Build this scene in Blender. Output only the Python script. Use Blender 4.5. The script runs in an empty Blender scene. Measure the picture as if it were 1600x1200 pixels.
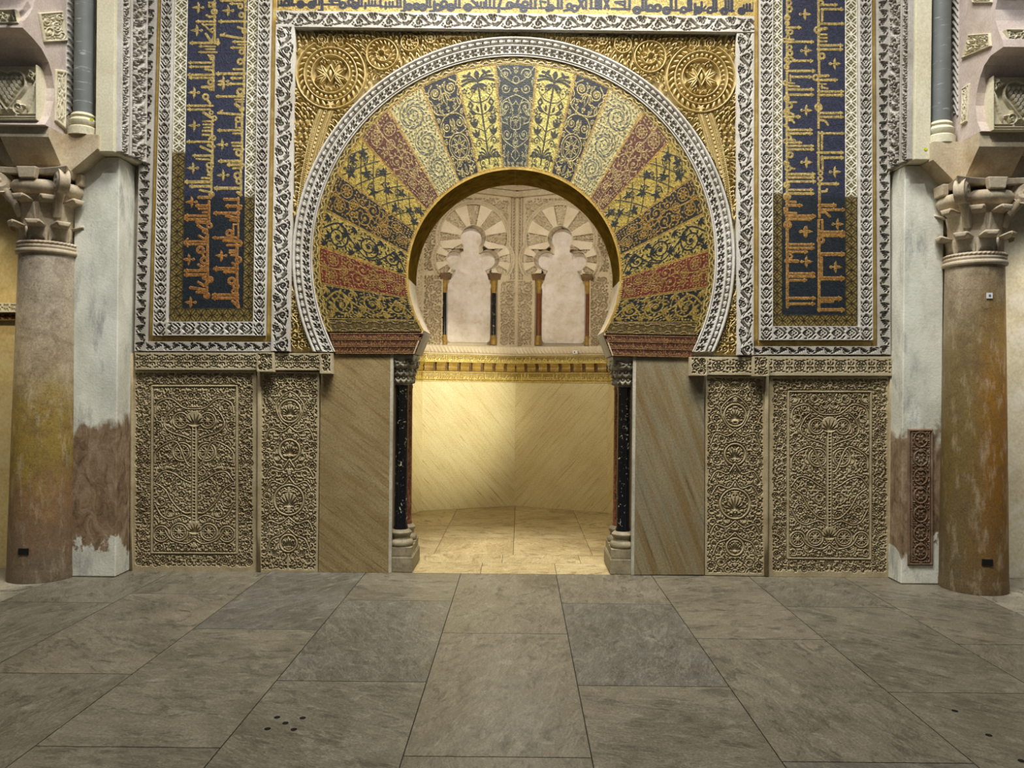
import bpy, bmesh, math, random
import numpy as np
from mathutils import Vector, Matrix
from mathutils.geometry import tessellate_polygon

# ------------------------------------------------------------------ camera, light, exposure
sc = bpy.context.scene
COL = sc.collection
FPX, DIST, HCAM = 1197.0, 6.3, 1.537        # focal length in pixels, camera to wall, lens height
PX0, PY0, ROLL = 812.0, 605.0, math.radians(0.55)
CR, SR = math.cos(ROLL), math.sin(ROLL)

cam_d = bpy.data.cameras.new('camera')
cam_d.sensor_width = 36.0
cam_d.lens = FPX / 1600.0 * 36.0
cam_d.shift_x = -(PX0 - 800.0) / 1600.0
cam_d.shift_y = (PY0 - 600.0) / 1600.0
cam_d.clip_start = 0.05
cam = bpy.data.objects.new('camera', cam_d)
COL.objects.link(cam)
cam.matrix_world = Matrix(((CR, -SR, 0, 0), (0, 0, -1, -DIST), (SR, CR, 0, HCAM), (0, 0, 0, 1)))
sc.camera = cam

sc.view_settings.view_transform = 'Standard'
sc.view_settings.look = 'None'
sc.view_settings.gamma = 1.0
sc.view_settings.exposure = -0.45
sc.view_settings.use_curve_mapping = False
sc.cycles.use_denoising = True
sc.cycles.max_bounces = 5
sc.cycles.diffuse_bounces = 3

world = bpy.data.worlds.new('world')
sc.world = world
world.use_nodes = True
wb = world.node_tree.nodes['Background']
wb.inputs['Color'].default_value = (0.80, 0.88, 1.0, 1)
wb.inputs['Strength'].default_value = 0.09


def lamp(name, kind, loc, target, energy, color, **kw):
    d = bpy.data.lights.new(name, kind)
    d.energy = energy
    d.color = color
    for k, v in kw.items():
        setattr(d, k, v)
    o = bpy.data.objects.new(name, d)
    COL.objects.link(o)
    o.location = loc
    o.rotation_euler = (Vector(target) - Vector(loc)).to_track_quat('-Z', 'Y').to_euler()
    return o


# daylight from the lantern of the dome overhead, warm floodlights on the cornices, lamp and an added top fill inside the niche
lamp('dome_daylight', 'AREA', (0.0, -2.8, 8.6), (0.0, -0.2, 2.4), 430, (1.0, 0.98, 0.94), shape='RECTANGLE', size=3.4, size_y=1.2, spread=math.radians(95))
lamp('flood_west', 'SPOT', (-2.0, -3.3, 7.0), (0.3, 0.0, 3.2), 480, (1.0, 0.94, 0.83), spot_size=1.15, spot_blend=1.0, shadow_soft_size=0.12)
lamp('flood_east', 'SPOT', (2.0, -3.3, 7.0), (-0.3, 0.0, 3.2), 480, (1.0, 0.94, 0.83), spot_size=1.15, spot_blend=1.0, shadow_soft_size=0.12)
lamp('cornice_west', 'SPOT', (-2.3, -3.2, 6.6), (-3.6, -0.2, 2.1), 430, (0.96, 0.97, 1.0), spot_size=1.0, spot_blend=1.0, shadow_soft_size=0.08)
lamp('cornice_east', 'SPOT', (2.3, -3.2, 6.6), (3.5, -0.2, 2.1), 430, (0.94, 0.96, 1.0), spot_size=1.0, spot_blend=1.0, shadow_soft_size=0.08)
lamp('aisle_lamp_west', 'SPOT', (-4.5, -1.5, 3.0), (-5.0, 0.0, 1.4), 110, (1.0, 0.90, 0.70), spot_size=1.6, spot_blend=0.6, shadow_soft_size=0.1)
lamp('aisle_lamp_east', 'SPOT', (4.3, -1.5, 3.0), (4.8, 0.0, 1.4), 190, (1.0, 0.96, 0.90), spot_size=1.6, spot_blend=0.6, shadow_soft_size=0.1)
lamp('niche_lamp', 'SPOT', (0.78, 0.95, 2.0), (-0.92, 3.22, 1.28), 430, (1.0, 0.93, 0.68), spot_size=0.86, spot_blend=1.0, shadow_soft_size=0.08)
lamp('niche_rake_fill', 'SPOT', (0.0, 1.5, 4.35), (0.0, 3.3, 2.7), 120, (1.0, 0.94, 0.82), spot_size=1.7, spot_blend=0.8, shadow_soft_size=0.06)  # no such lamp known: added fill, rakes the niche carving from above
lamp('niche_uplight_west', 'SPOT', (-0.80, 0.80, 2.05), (0.55, 3.35, 2.85), 52, (1.0, 0.93, 0.80), spot_size=1.0, spot_blend=0.9, shadow_soft_size=0.05)
lamp('niche_uplight_east', 'SPOT', (0.70, 0.80, 2.05), (-0.65, 3.35, 2.85), 64, (1.0, 0.93, 0.82), spot_size=1.0, spot_blend=0.9, shadow_soft_size=0.05)
lamp('niche_glow', 'POINT', (-0.05, 1.3, 2.2), (0, 2, 0), 36, (1.0, 0.96, 0.80), shadow_soft_size=0.2)

# ------------------------------------------------------------------ coordinates
CAM = np.array([0.0, -DIST, HCAM])


def ray(px, py):
    dx = np.asarray(px, float) - PX0
    dy = np.asarray(py, float) - PY0
    x = dx * CR + dy * SR
    y = -dx * SR + dy * CR
    return x / FPX, -y / FPX


def at(px, py, Y=0.0):
    """world point of the photograph's pixel on the vertical plane Y"""
    x, z = ray(px, py)
    d = DIST + Y
    return np.stack([x * d, np.full_like(x * d, Y), HCAM + z * d], -1)


def on_plane(px, py, p0, n):
    x, z = ray(px, py)
    den = n[0] * x + n[1] + n[2] * z
    num = n[0] * (p0[0] - CAM[0]) + n[1] * (p0[1] - CAM[1]) + n[2] * (p0[2] - CAM[2])
    t = num / den
    return np.stack([CAM[0] + x * t, CAM[1] + t, CAM[2] + z * t], -1)


XC = -0.055                                     # axis of the mihrab


# ------------------------------------------------------------------ objects
def tag(o, label=None, cat=None, group=None, kind=None):
    if label: o['label'] = label
    if cat: o['category'] = cat
    if group: o['group'] = group
    if kind: o['kind'] = kind
    return o


def thing(name, label, cat, loc=(0, 0, 0), group=None):
    o = bpy.data.objects.new(name, None)
    o.empty_display_size = 0.1
    COL.objects.link(o)
    o.location = [float(v) for v in loc]
    return tag(o, label, cat, group, 'thing')


def link(name, me, mat, parent=None):
    o = bpy.data.objects.new(name, me)
    COL.objects.link(o)
    if mat is not None:
        me.materials.append(mat)
    if parent is not None:
        o.parent = parent
        p = Vector((0, 0, 0))
        q = parent
        while q is not None:
            p += q.location
            q = q.parent
        o.location = -p                          # meshes are laid out in world space
    return o


def origin_to(o, loc):
    """put a top-level mesh's origin at loc"""
    o.data.transform(Matrix.Translation(-Vector(loc)))
    o.location = loc
    return o


def np_mesh(name, co, faces, mat, parent=None, cols=None, tc=None, smooth=True):
    co = np.ascontiguousarray(co, np.float32)
    faces = np.ascontiguousarray(faces, np.int32)
    n, k = faces.shape
    me = bpy.data.meshes.new(name)
    me.vertices.add(len(co))
    me.vertices.foreach_set('co', co.ravel())
    me.loops.add(n * k)
    me.loops.foreach_set('vertex_index', faces.ravel())
    me.polygons.add(n)
    me.polygons.foreach_set('loop_start', np.arange(0, n * k, k, dtype=np.int32))
    me.polygons.foreach_set('use_smooth', np.full(n, smooth, bool))
    if cols is not None:
        a = me.attributes.new('tint', 'FLOAT_COLOR', 'POINT')
        a.data.foreach_set('color', np.ascontiguousarray(cols, np.float32).ravel())
    if tc is not None:
        a = me.attributes.new('tc', 'FLOAT_VECTOR', 'POINT')
        a.data.foreach_set('vector', np.ascontiguousarray(tc, np.float32).ravel())
    me.update(calc_edges=True)
    return link(name, me, mat, parent)


def py_mesh(name, verts, faces, mat, parent=None, smooth=False, tc=None):
    me = bpy.data.meshes.new(name)
    me.from_pydata([tuple(map(float, v)) for v in verts], [], [tuple(f) for f in faces])
    bm = bmesh.new(); bm.from_mesh(me)
    bmesh.ops.recalc_face_normals(bm, faces=bm.faces)
    bm.to_mesh(me); bm.free()
    if smooth:
        me.polygons.foreach_set('use_smooth', np.full(len(me.polygons), True, bool))
    if tc is not None:
        a = me.attributes.new('tc', 'FLOAT_VECTOR', 'POINT')
        a.data.foreach_set('vector', np.ascontiguousarray(tc, np.float32).ravel())
    return link(name, me, mat, parent)


class MB:
    """collects solids into one mesh"""
    def __init__(s): s.v, s.f = [], []

    def add(s, v, f):
        b = len(s.v)
        s.v += [tuple(map(float, p)) for p in v]
        s.f += [tuple(i + b for i in q) for q in f]
        return s

    def box(s, a, b):
        (x0, y0, z0), (x1, y1, z1) = a, b
        v = [(x, y, z) for x in (x0, x1) for y in (y0, y1) for z in (z0, z1)]
        return s.add(v, [(0, 1, 3, 2), (4, 6, 7, 5), (0, 4, 5, 1), (2, 3, 7, 6), (0, 2, 6, 4), (1, 5, 7, 3)])

    def hexa(s, bot, top):
        return s.add(list(bot) + list(top), [(3, 2, 1, 0), (4, 5, 6, 7), (0, 1, 5, 4), (1, 2, 6, 5), (2, 3, 7, 6), (3, 0, 4, 7)])

    def prism(s, poly, fa, fb):
        """poly: 2-D outline; fa, fb: 2-D -> 3-D for the two ends"""
        n = len(poly)
        tri = tessellate_polygon([[Vector((p[0], p[1], 0)) for p in poly]])
        v = [fa(p) for p in poly] + [fb(p) for p in poly]
        f = [tuple(t) for t in tri] + [tuple(i + n for i in reversed(t)) for t in tri]
        f += [(i, (i + 1) % n, (i + 1) % n + n, i + n) for i in range(n)]
        return s.add(v, f)

    def lathe(s, prof, c0, c1, z0, z1, segs=40):
        """prof: (radius, height); the axis runs from c0 at z0 to c1 at z1"""
        v, f = [], []
        for r, z in prof:
            t = (z - z0) / (z1 - z0)
            cx, cy = c0[0] + (c1[0] - c0[0]) * t, c0[1] + (c1[1] - c0[1]) * t
            for k in range(segs):
                a = 2 * math.pi * k / segs
                v.append((cx + r * math.cos(a), cy + r * math.sin(a), z))
        for i in range(len(prof) - 1):
            for k in range(segs):
                k2 = (k + 1) % segs
                f.append((i * segs + k, i * segs + k2, (i + 1) * segs + k2, (i + 1) * segs + k))
        f.append(tuple(range(segs - 1, -1, -1)))
        f.append(tuple(range((len(prof) - 1) * segs, len(prof) * segs)))
        return s.add(v, f)

    def tube(s, pts, rad, n=8):
        pts = [Vector(p) for p in pts]
        v, f = [], []
        for i, p in enumerate(pts):
            r = rad[i] if hasattr(rad, '__len__') else rad
            t = (pts[min(i + 1, len(pts) - 1)] - pts[max(i - 1, 0)]).normalized()
            a = t.orthogonal().normalized() if abs(t.x) > 0.9 else t.cross(Vector((1, 0, 0))).normalized()
            b = t.cross(a)
            v += [p + (a * math.cos(2 * math.pi * k / n) + b * math.sin(2 * math.pi * k / n)) * r for k in range(n)]
        for i in range(len(pts) - 1):
            f += [(i * n + k, i * n + (k + 1) % n, (i + 1) * n + (k + 1) % n, (i + 1) * n + k) for k in range(n)]
        f += [tuple(range(n - 1, -1, -1)), tuple(range((len(pts) - 1) * n, len(pts) * n))]
        return s.add(v, f)

    def build(s, name, mat, parent=None, smooth=False, bevel=0.0, auto=False):
        o = py_mesh(name, s.v, s.f, mat, parent, smooth)
        if bevel:
            m = o.modifiers.new('edge', 'BEVEL'); m.width = bevel; m.segments = 2; m.limit_method = 'ANGLE'
        if auto:
            o.data.set_sharp_from_angle(angle=math.radians(38))
        return o


# ------------------------------------------------------------------ materials
def srgb(r, g, b):
    f = lambda c: (c / 255 / 12.92) if c / 255 <= 0.04045 else ((c / 255 + 0.055) / 1.055) ** 2.4
    return (f(r), f(g), f(b))


class NT:
    def __init__(s, name):
        s.m = bpy.data.materials.new(name); s.m.use_nodes = True
        s.t = s.m.node_tree; s.b = s.t.nodes['Principled BSDF']

    def n(s, kind, **kw):
        o = s.t.nodes.new('ShaderNode' + kind)
        for k, v in kw.items(): setattr(o, k, v)
        return o

    def put(s, sock, v):
        if hasattr(v, 'is_linked') or isinstance(v, bpy.types.NodeSocket): s.t.links.new(v, sock)
        elif isinstance(v, tuple) and len(v) == 3 and sock.type == 'RGBA': sock.default_value = (*v, 1)
        else: sock.default_value = v

    def pos(s, scale=(1, 1, 1), rot=(0, 0, 0), src=None):
        mp = s.n('Mapping')
        s.put(mp.inputs['Vector'], src if src is not None else s.n('NewGeometry').outputs['Position'])
        mp.inputs['Scale'].default_value = scale; mp.inputs['Rotation'].default_value = rot
        return mp.outputs[0]

    def attr(s, name, out='Color'):
        return s.n('Attribute', attribute_name=name).outputs[out]

    def noise(s, vec, scale, detail=4, rough=0.55, dist=0.0):
        o = s.n('TexNoise'); s.put(o.inputs['Vector'], vec)
        o.inputs['Scale'].default_value = scale; o.inputs['Detail'].default_value = detail
        o.inputs['Roughness'].default_value = rough; o.inputs['Distortion'].default_value = dist
        return o.outputs['Fac']

    def voro(s, vec, scale, feature='F1', out='Distance'):
        o = s.n('TexVoronoi', feature=feature); s.put(o.inputs['Vector'], vec); o.inputs['Scale'].default_value = scale
        return o.outputs[out]

    def ramp(s, fac, stops, interp='LINEAR'):
        o = s.n('ValToRGB'); s.put(o.inputs['Fac'], fac); e = o.color_ramp.elements
        o.color_ramp.interpolation = interp
        while len(e) < len(stops): e.new(0.5)
        for q, (p, c) in zip(e, stops):
            q.position = p; q.color = (*c, 1) if isinstance(c, tuple) else (c, c, c, 1)
        return o.outputs['Color']

    def mix(s, fac, a, b, mode='MIX'):
        o = s.n('Mix', data_type='RGBA', blend_type=mode)
        s.put(o.inputs[0], fac); s.put(o.inputs[6], a); s.put(o.inputs[7], b)
        return o.outputs[2]

    def math(s, op, a, b=0.0, c=None, clamp=False):
        o = s.n('Math', operation=op, use_clamp=clamp); s.put(o.inputs[0], a); s.put(o.inputs[1], b)
        if c is not None: s.put(o.inputs[2], c)
        return o.outputs[0]

    def sep(s, vec):
        o = s.n('SeparateXYZ'); s.put(o.inputs[0], vec); return o.outputs

    def bump(s, h, strength=0.3, dist=0.01):
        o = s.n('Bump'); o.inputs['Strength'].default_value = strength; o.inputs['Distance'].default_value = dist
        s.put(o.inputs['Height'], h); s.t.links.new(o.outputs[0], s.b.inputs['Normal'])

    def done(s, color, rough=0.7, metal=0.0, spec=0.4):
        s.put(s.b.inputs['Base Color'], color); s.put(s.b.inputs['Roughness'], rough); s.put(s.b.inputs['Metallic'], metal)
        s.put(s.b.inputs['Specular IOR Level'], spec)
        return s.m


def stone(name, a, b, scale=3.0, fine=60.0, rough=0.75, bump=0.25, dirt=None, dirt_amt=0.5, spec=0.3):
    """mottled stone or plaster: two tones in clouds, fine grain, blotches of wear"""
    t = NT(name); p = t.pos()
    c = t.mix(t.ramp(t.noise(p, scale, 5, 0.6), [(0.32, 0.0), (0.68, 1.0)]), a, b)
    g = t.noise(p, fine, 3, 0.6)
    c = t.mix(0.35, c, t.ramp(g, [(0.25, 0.25), (0.75, 0.85)]), 'OVERLAY')
    if dirt:
        c = t.mix(t.ramp(t.noise(p, scale * 1.7, 6, 0.65, 0.6), [(0.52, 0.0), (0.72, dirt_amt)]), c, dirt)
    t.bump(g, bump, 0.004)
    return t.done(c, rough, 0.0, spec)


def tinted(name, rough=0.55, metal=0.0, grain=90.0, amount=0.5, bump=0.3, spec=0.4):
    """mosaic: the colour of each tessera is stored on the mesh, alpha says how much gold leaf it has"""
    t = NT(name); p = t.pos()
    col = t.attr('tint'); al = t.attr('tint', 'Alpha')
    v = t.n('TexVoronoi'); t.put(v.inputs['Vector'], p); v.inputs['Scale'].default_value = grain
    k = t.ramp(t.sep(v.outputs['Color'])[0], [(0.0, 0.5 - amount * 0.32), (1.0, 0.5 + amount * 0.32)])
    c = t.mix(1.0, col, k, 'OVERLAY')
    t.bump(v.outputs['Distance'], bump, 0.004)
    return t.done(c, t.math('MULTIPLY_ADD', al, -0.15, rough), t.math('MULTIPLY', al, metal), spec)


M = {}
M['stucco'] = stone('white_stucco', srgb(194, 190, 180), srgb(166, 160, 148), 2.2, 70, 0.8, 0.3, srgb(150, 136, 108), 0.45)
M['stucco_grey'] = stone('grey_stucco', srgb(178, 173, 162), srgb(146, 140, 128), 2.6, 70, 0.8, 0.3, srgb(120, 106, 84), 0.5)
M['dado'] = stone('carved_marble', srgb(176, 162, 128), srgb(148, 132, 100), 2.4, 90, 0.7, 0.3, srgb(116, 96, 62), 0.55)
M['frieze'] = stone('frieze_marble', srgb(180, 168, 138), srgb(150, 136, 104), 2.4, 90, 0.7, 0.3, srgb(120, 104, 74), 0.5)
M['gold_relief'] = stone('gilded_stucco', srgb(196, 176, 122), srgb(172, 150, 92), 5.0, 80, 0.45, 0.3, srgb(216, 198, 150), 0.5, 0.5)
M['gilt'] = stone('gilt_fillet', srgb(176, 146, 70), srgb(140, 110, 44), 7.0, 60, 0.42, 0.3, srgb(214, 196, 140), 0.5, 0.5)
M['niche_stucco'] = stone('niche_stucco', srgb(204, 188, 160), srgb(180, 162, 132), 2.5, 90, 0.8, 0.25)
M['niche_plain'] = stone('niche_plain_stucco', srgb(226, 212, 188), srgb(206, 188, 158), 4, 90, 0.8, 0.15)
M['plaster_fill'] = stone('plaster_infill', srgb(232, 222, 214), srgb(204, 190, 172), 5, 40, 0.85, 0.7, srgb(176, 150, 112), 0.45)
M['mosaic'] = tinted('glass_mosaic', 0.5, 0.25, 95, 0.75, 0.35)
M['mosaic_niche'] = tinted('gilt_frieze_mosaic', 0.45, 0.35, 110, 0.5, 0.3)
M['wallcore'] = stone('masonry', srgb(168, 158, 138), srgb(140, 128, 104), 2, 50)
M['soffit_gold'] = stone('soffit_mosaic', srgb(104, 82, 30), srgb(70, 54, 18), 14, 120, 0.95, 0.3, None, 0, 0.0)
M['impost_stone'] = stone('impost_stone', srgb(200, 186, 158), srgb(170, 150, 118), 4, 60, 0.7, 0.25, srgb(140, 110, 72), 0.5)
M['dark'] = stone('flat_dark', srgb(22, 19, 15), srgb(12, 10, 8), 5, 50, 0.9, 0.1)  # near-black that stands for shade in holes; also the sensor lens
M['arch_pink'] = stone('rose_plaster', srgb(212, 196, 186), srgb(190, 172, 158), 3, 70, 0.8, 0.2, srgb(170, 150, 124), 0.4)
M['arch_cream'] = stone('cream_stucco', srgb(222, 212, 184), srgb(196, 184, 150), 3, 70, 0.8, 0.2)
M['capital'] = stone('capital_marble', srgb(206, 192, 166), srgb(168, 150, 122), 3.5, 60, 0.65, 0.25, srgb(130, 108, 78), 0.5)
M['base_stone'] = stone('worn_base_stone', srgb(150, 140, 112), srgb(112, 102, 78), 7, 70, 0.6, 0.35, srgb(80, 70, 50), 0.5)
M['small_capital'] = stone('dark_capital_marble', srgb(168, 160, 138), srgb(116, 108, 90), 9, 90, 0.6, 0.3, srgb(60, 54, 44), 0.6)
M['pale_strip'] = stone('pale_jamb_marble', srgb(186, 180, 162), srgb(150, 144, 124), 4, 60, 0.6, 0.2)
M['white_plastic'] = stone('white_plastic', srgb(236, 236, 236), srgb(226, 226, 228), 4, 60, 0.4, 0.0)
M['lime_dot'] = stone('lime_sticker', srgb(190, 200, 40), srgb(180, 190, 30), 4, 60, 0.5, 0.0)
M['wood'] = stone('dark_impost_wood', srgb(120, 92, 58), srgb(86, 62, 36), 12, 60, 0.6, 0.3)
M['gilt_small'] = stone('gilt_capital', srgb(176, 140, 56), srgb(120, 90, 30), 22, 90, 0.4, 0.3, srgb(84, 60, 24), 0.5, 0.5)


def m_black():
    t = NT('black_marble'); p = t.pos((1, 1, 0.8))
    c = t.mix(t.ramp(t.noise(p, 26, 3, 0.5, 1.2), [(0.64, 0.0), (0.70, 0.9)]), srgb(16, 16, 18), srgb(190, 186, 150))
    c = t.mix(t.ramp(t.noise(p, 70, 2), [(0.68, 0.0), (0.74, 0.8)]), c, srgb(150, 150, 130))
    return t.done(c, 0.22, 0.0, 0.5)


def m_red():
    t = NT('red_breccia'); p = t.pos((1, 1, 0.75))
    v = t.voro(p, 40, 'SMOOTH_F1', 'Color')
    c = t.ramp(t.noise(t.pos((1, 1, 0.8)), 42, 4, 0.6, 1.5), [(0.34, srgb(38, 14, 9)), (0.48, srgb(84, 36, 22)), (0.57, srgb(140, 96, 66)), (0.64, srgb(66, 26, 16))])
    return t.done(c, 0.35, 0.0, 0.5)


def m_brown_small():
    t = NT('brown_marble'); p = t.pos((1, 1, 0.7))
    c = t.ramp(t.noise(p, 30, 4, 0.6, 1.0), [(0.3, srgb(60, 28, 12)), (0.5, srgb(120, 66, 26)), (0.7, srgb(84, 40, 16))])
    return t.done(c, 0.35)


def m_slab(name, a, b, vein, dark, rotz, vs=1.0, stain=None, rough=0.45, vw=1.0):
    """marble slab with oblique veins; tc is (along, up) in metres"""
    t = NT(name); tc = t.attr('tc', 'Vector')
    p = t.pos((1, 1, 1), (0, 0, rotz), tc)
    p2 = t.pos((18.0 * vs, 1.1 * vs, 1), (0, 0, 0), p)
    n1 = t.noise(p2, 1.5, 6, 0.62, 0.5)
    n2 = t.noise(t.pos((56 * vs, 1.5 * vs, 1), (0, 0, 0), p), 1.4, 6, 0.7, 0.5)
    cl = t.noise(tc, 2.2, 4, 0.6)
    c = t.mix(t.ramp(cl, [(0.3, 0.0), (0.7, 1.0)]), a, b)
    c = t.mix(t.ramp(n1, [(0.48, 0.0), (0.62, 0.75 * vw)]), c, vein)
    c = t.mix(t.ramp(n2, [(0.54 + .06 * (1 - vw), 0.0), (0.68, 0.75)]), c, dark)
    if stain:
        c = t.mix(t.ramp(t.noise(tc, 1.6, 5, 0.6, 0.4), [(0.5, 0.0), (0.7, 0.7)]), c, stain)
    g = t.noise(tc, 70, 3)
    c = t.mix(0.5, c, t.ramp(g, [(0.25, 0.2), (0.75, 0.85)]), 'OVERLAY')
    t.bump(n2, 0.12, 0.004)
    return t.done(c, rough, 0.0, 0.4)


M['black'] = m_black(); M['red'] = m_red(); M['brown_small'] = m_brown_small()
M['slab_l'] = m_slab('oblique_veined_marble', srgb(150, 132, 94), srgb(130, 112, 74), srgb(122, 100, 62), srgb(84, 66, 38), math.radians(-52), 0.9, srgb(112, 92, 56))
M['slab_r'] = m_slab('clouded_marble', srgb(136, 122, 90), srgb(122, 116, 94), srgb(116, 92, 52), srgb(88, 70, 40), math.radians(-20), 0.35, srgb(112, 110, 94))
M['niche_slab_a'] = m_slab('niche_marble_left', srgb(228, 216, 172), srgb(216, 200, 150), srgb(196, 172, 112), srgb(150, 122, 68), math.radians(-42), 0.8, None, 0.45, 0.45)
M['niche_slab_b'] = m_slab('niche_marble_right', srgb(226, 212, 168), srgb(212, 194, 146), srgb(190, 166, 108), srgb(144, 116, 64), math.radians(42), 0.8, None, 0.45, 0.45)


def m_floor(name, tones, vein_l, vein_d, rough=0.33):
    """each flagstone has its own seed in tint.r and its own tone in tint.g"""
    t = NT(name); g = t.n('NewGeometry').outputs['Position']
    sd = t.sep(t.attr('tint'))
    off = t.n('CombineXYZ'); t.put(off.inputs[0], t.math('MULTIPLY', sd[0], 37.0)); t.put(off.inputs[1], t.math('MULTIPLY', sd[0], 91.0))
    ad = t.n('VectorMath', operation='ADD'); t.put(ad.inputs[0], g); t.put(ad.inputs[1], off.outputs[0])
    rot = t.n('VectorRotate', rotation_type='Z_AXIS'); t.put(rot.inputs['Vector'], ad.outputs[0]); t.put(rot.inputs['Angle'], t.math('MULTIPLY', sd[2], 3.0))
    p = rot.outputs[0]
    pv = t.pos((1.0, 3.2, 1), (0, 0, 0), p)
    c = t.ramp(sd[1], tones)
    cl = t.noise(p, 1.8, 6, 0.62, 0.7)
    c = t.mix(t.ramp(cl, [(0.36, 0.55), (0.62, 0.0)]), c, vein_d)
    n1 = t.noise(pv, 2.6, 7, 0.66, 1.6)
    c = t.mix(t.ramp(n1, [(0.53, 0.0), (0.575, 0.34), (0.60, 0.0)]), c, vein_l)
    n2 = t.noise(t.pos((1.0, 2.2, 1), (0, 0, 0.6), p), 4.5, 8, 0.7, 1.2)
    c = t.mix(t.ramp(n2, [(0.52, 0.0), (0.62, 0.8)]), c, vein_d)
    n3 = t.noise(p, 9, 6, 0.7, 0.6)
    c = t.mix(t.ramp(n3, [(0.56, 0.0), (0.70, 0.5)]), c, vein_l)
    n4 = t.noise(t.pos((1.0, 4.0, 1), (0, 0, -0.5), p), 7, 8, 0.74, 1.8)
    c = t.mix(t.ramp(n4, [(0.50, 0.0), (0.525, 0.5), (0.55, 0.0)]), c, vein_l)
    c = t.mix(t.ramp(n4, [(0.60, 0.0), (0.68, 0.5)]), c, vein_d)
    fg = t.noise(p, 90, 3)
    c = t.mix(0.55, c, t.ramp(fg, [(0.25, 0.2), (0.75, 0.85)]), 'OVERLAY')
    t.bump(n3, 0.08, 0.004)
    return t.done(c, t.ramp(cl, [(0.3, rough), (0.7, rough + 0.18)]), 0.0, 0.5)


M['floor'] = m_floor('grey_flagstones', [(0.0, srgb(98, 94, 78)), (0.4, srgb(112, 104, 86)), (0.72, srgb(104, 98, 82)), (0.80, srgb(94, 91, 80)), (0.86, srgb(92, 90, 82)), (1.0, srgb(158, 150, 130))], srgb(146, 140, 122), srgb(66, 62, 52))
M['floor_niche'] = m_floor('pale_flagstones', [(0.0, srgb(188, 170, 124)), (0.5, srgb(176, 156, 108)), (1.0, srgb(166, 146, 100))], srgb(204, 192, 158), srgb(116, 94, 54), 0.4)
M['grout'] = stone('floor_joint', srgb(58, 52, 44), srgb(42, 38, 32), 6, 60, 0.9, 0.1)


def m_column(name, stops, side, cx, crack, seed):
    """old marble shaft: stains in broad zones up the height, another tone down one side, a broken net of cracks"""
    t = NT(name); g = t.n('NewGeometry').outputs['Position']
    p = t.pos((1, 1, 1)); xyz = t.sep(g); z = xyz[2]
    wob = t.math('MULTIPLY_ADD', t.noise(t.pos((1.6, 1.6, 0.7)), 2.2, 5, 0.65, 0.4), 1.2, -0.6)
    h = t.math('DIVIDE', t.math('ADD', z, wob), 2.6)
    c = t.ramp(h, stops)
    if side:
        sx = t.math('ADD', t.math('MULTIPLY_ADD', xyz[0], 2.2, -2.2 * cx + 0.68), t.math('MULTIPLY', wob, 0.5))
        c = t.mix(t.ramp(sx, [(0.30, 0.85), (0.62, 0.0)]), c, t.ramp(h, side))
    c = t.mix(t.ramp(t.noise(p, 7 + seed, 7, 0.72, 0.8), [(0.45, 0.0), (0.72, 0.7)]), c, srgb(92, 74, 52))
    c = t.mix(t.ramp(t.noise(t.pos((1, 1, 0.3)), 14, 6, 0.66), [(0.52, 0.0), (0.72, 0.45)]), c, srgb(190, 176, 148))
    nz = t.n('TexNoise'); t.put(nz.inputs['Vector'], p); nz.inputs['Scale'].default_value = 9
    sc_ = t.n('VectorMath', operation='SCALE'); t.put(sc_.inputs[0], nz.outputs['Color']); sc_.inputs['Scale'].default_value = 0.3
    wv = t.n('VectorMath', operation='ADD'); t.put(wv.inputs[0], p); t.put(wv.inputs[1], sc_.outputs[0])
    cr = t.voro(wv.outputs[0], crack, 'DISTANCE_TO_EDGE')
    kk = t.math('MULTIPLY', t.ramp(cr, [(0.0, 0.7), (0.03, 0.0)]), t.ramp(t.noise(p, 4, 4, 0.6), [(0.45, 0.0), (0.65, 1.0)]))
    c = t.mix(kk, c, srgb(70, 54, 36))
    fg = t.noise(p, 80, 4)
    c = t.mix(0.45, c, t.ramp(fg, [(0.25, 0.2), (0.75, 0.9)]), 'OVERLAY')
    t.bump(fg, 0.3, 0.004)
    return t.done(c, 0.6, 0.0, 0.3)


M['column_l'] = m_column('stained_rose_marble', [(0.0, srgb(110, 97, 78)), (0.16, srgb(124, 100, 76)), (0.27, srgb(134, 104, 70)), (0.34, srgb(138, 116, 54)), (0.50, srgb(146, 124, 62)), (0.64, srgb(164, 148, 120)), (1.0, srgb(176, 163, 144))], None, 0, 11, 0)
M['column_r'] = m_column('stained_ochre_marble', [(0.0, srgb(104, 84, 52)), (0.15, srgb(112, 84, 42)), (0.35, srgb(122, 84, 26)), (0.62, srgb(128, 92, 32)), (0.80, srgb(130, 106, 60)), (1.0, srgb(164, 146, 118))],
                         [(0.0, srgb(98, 84, 60)), (0.4, srgb(104, 91, 50)), (0.7, srgb(120, 107, 72)), (1.0, srgb(162, 148, 124))], 3.56, 8, 1)


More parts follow.
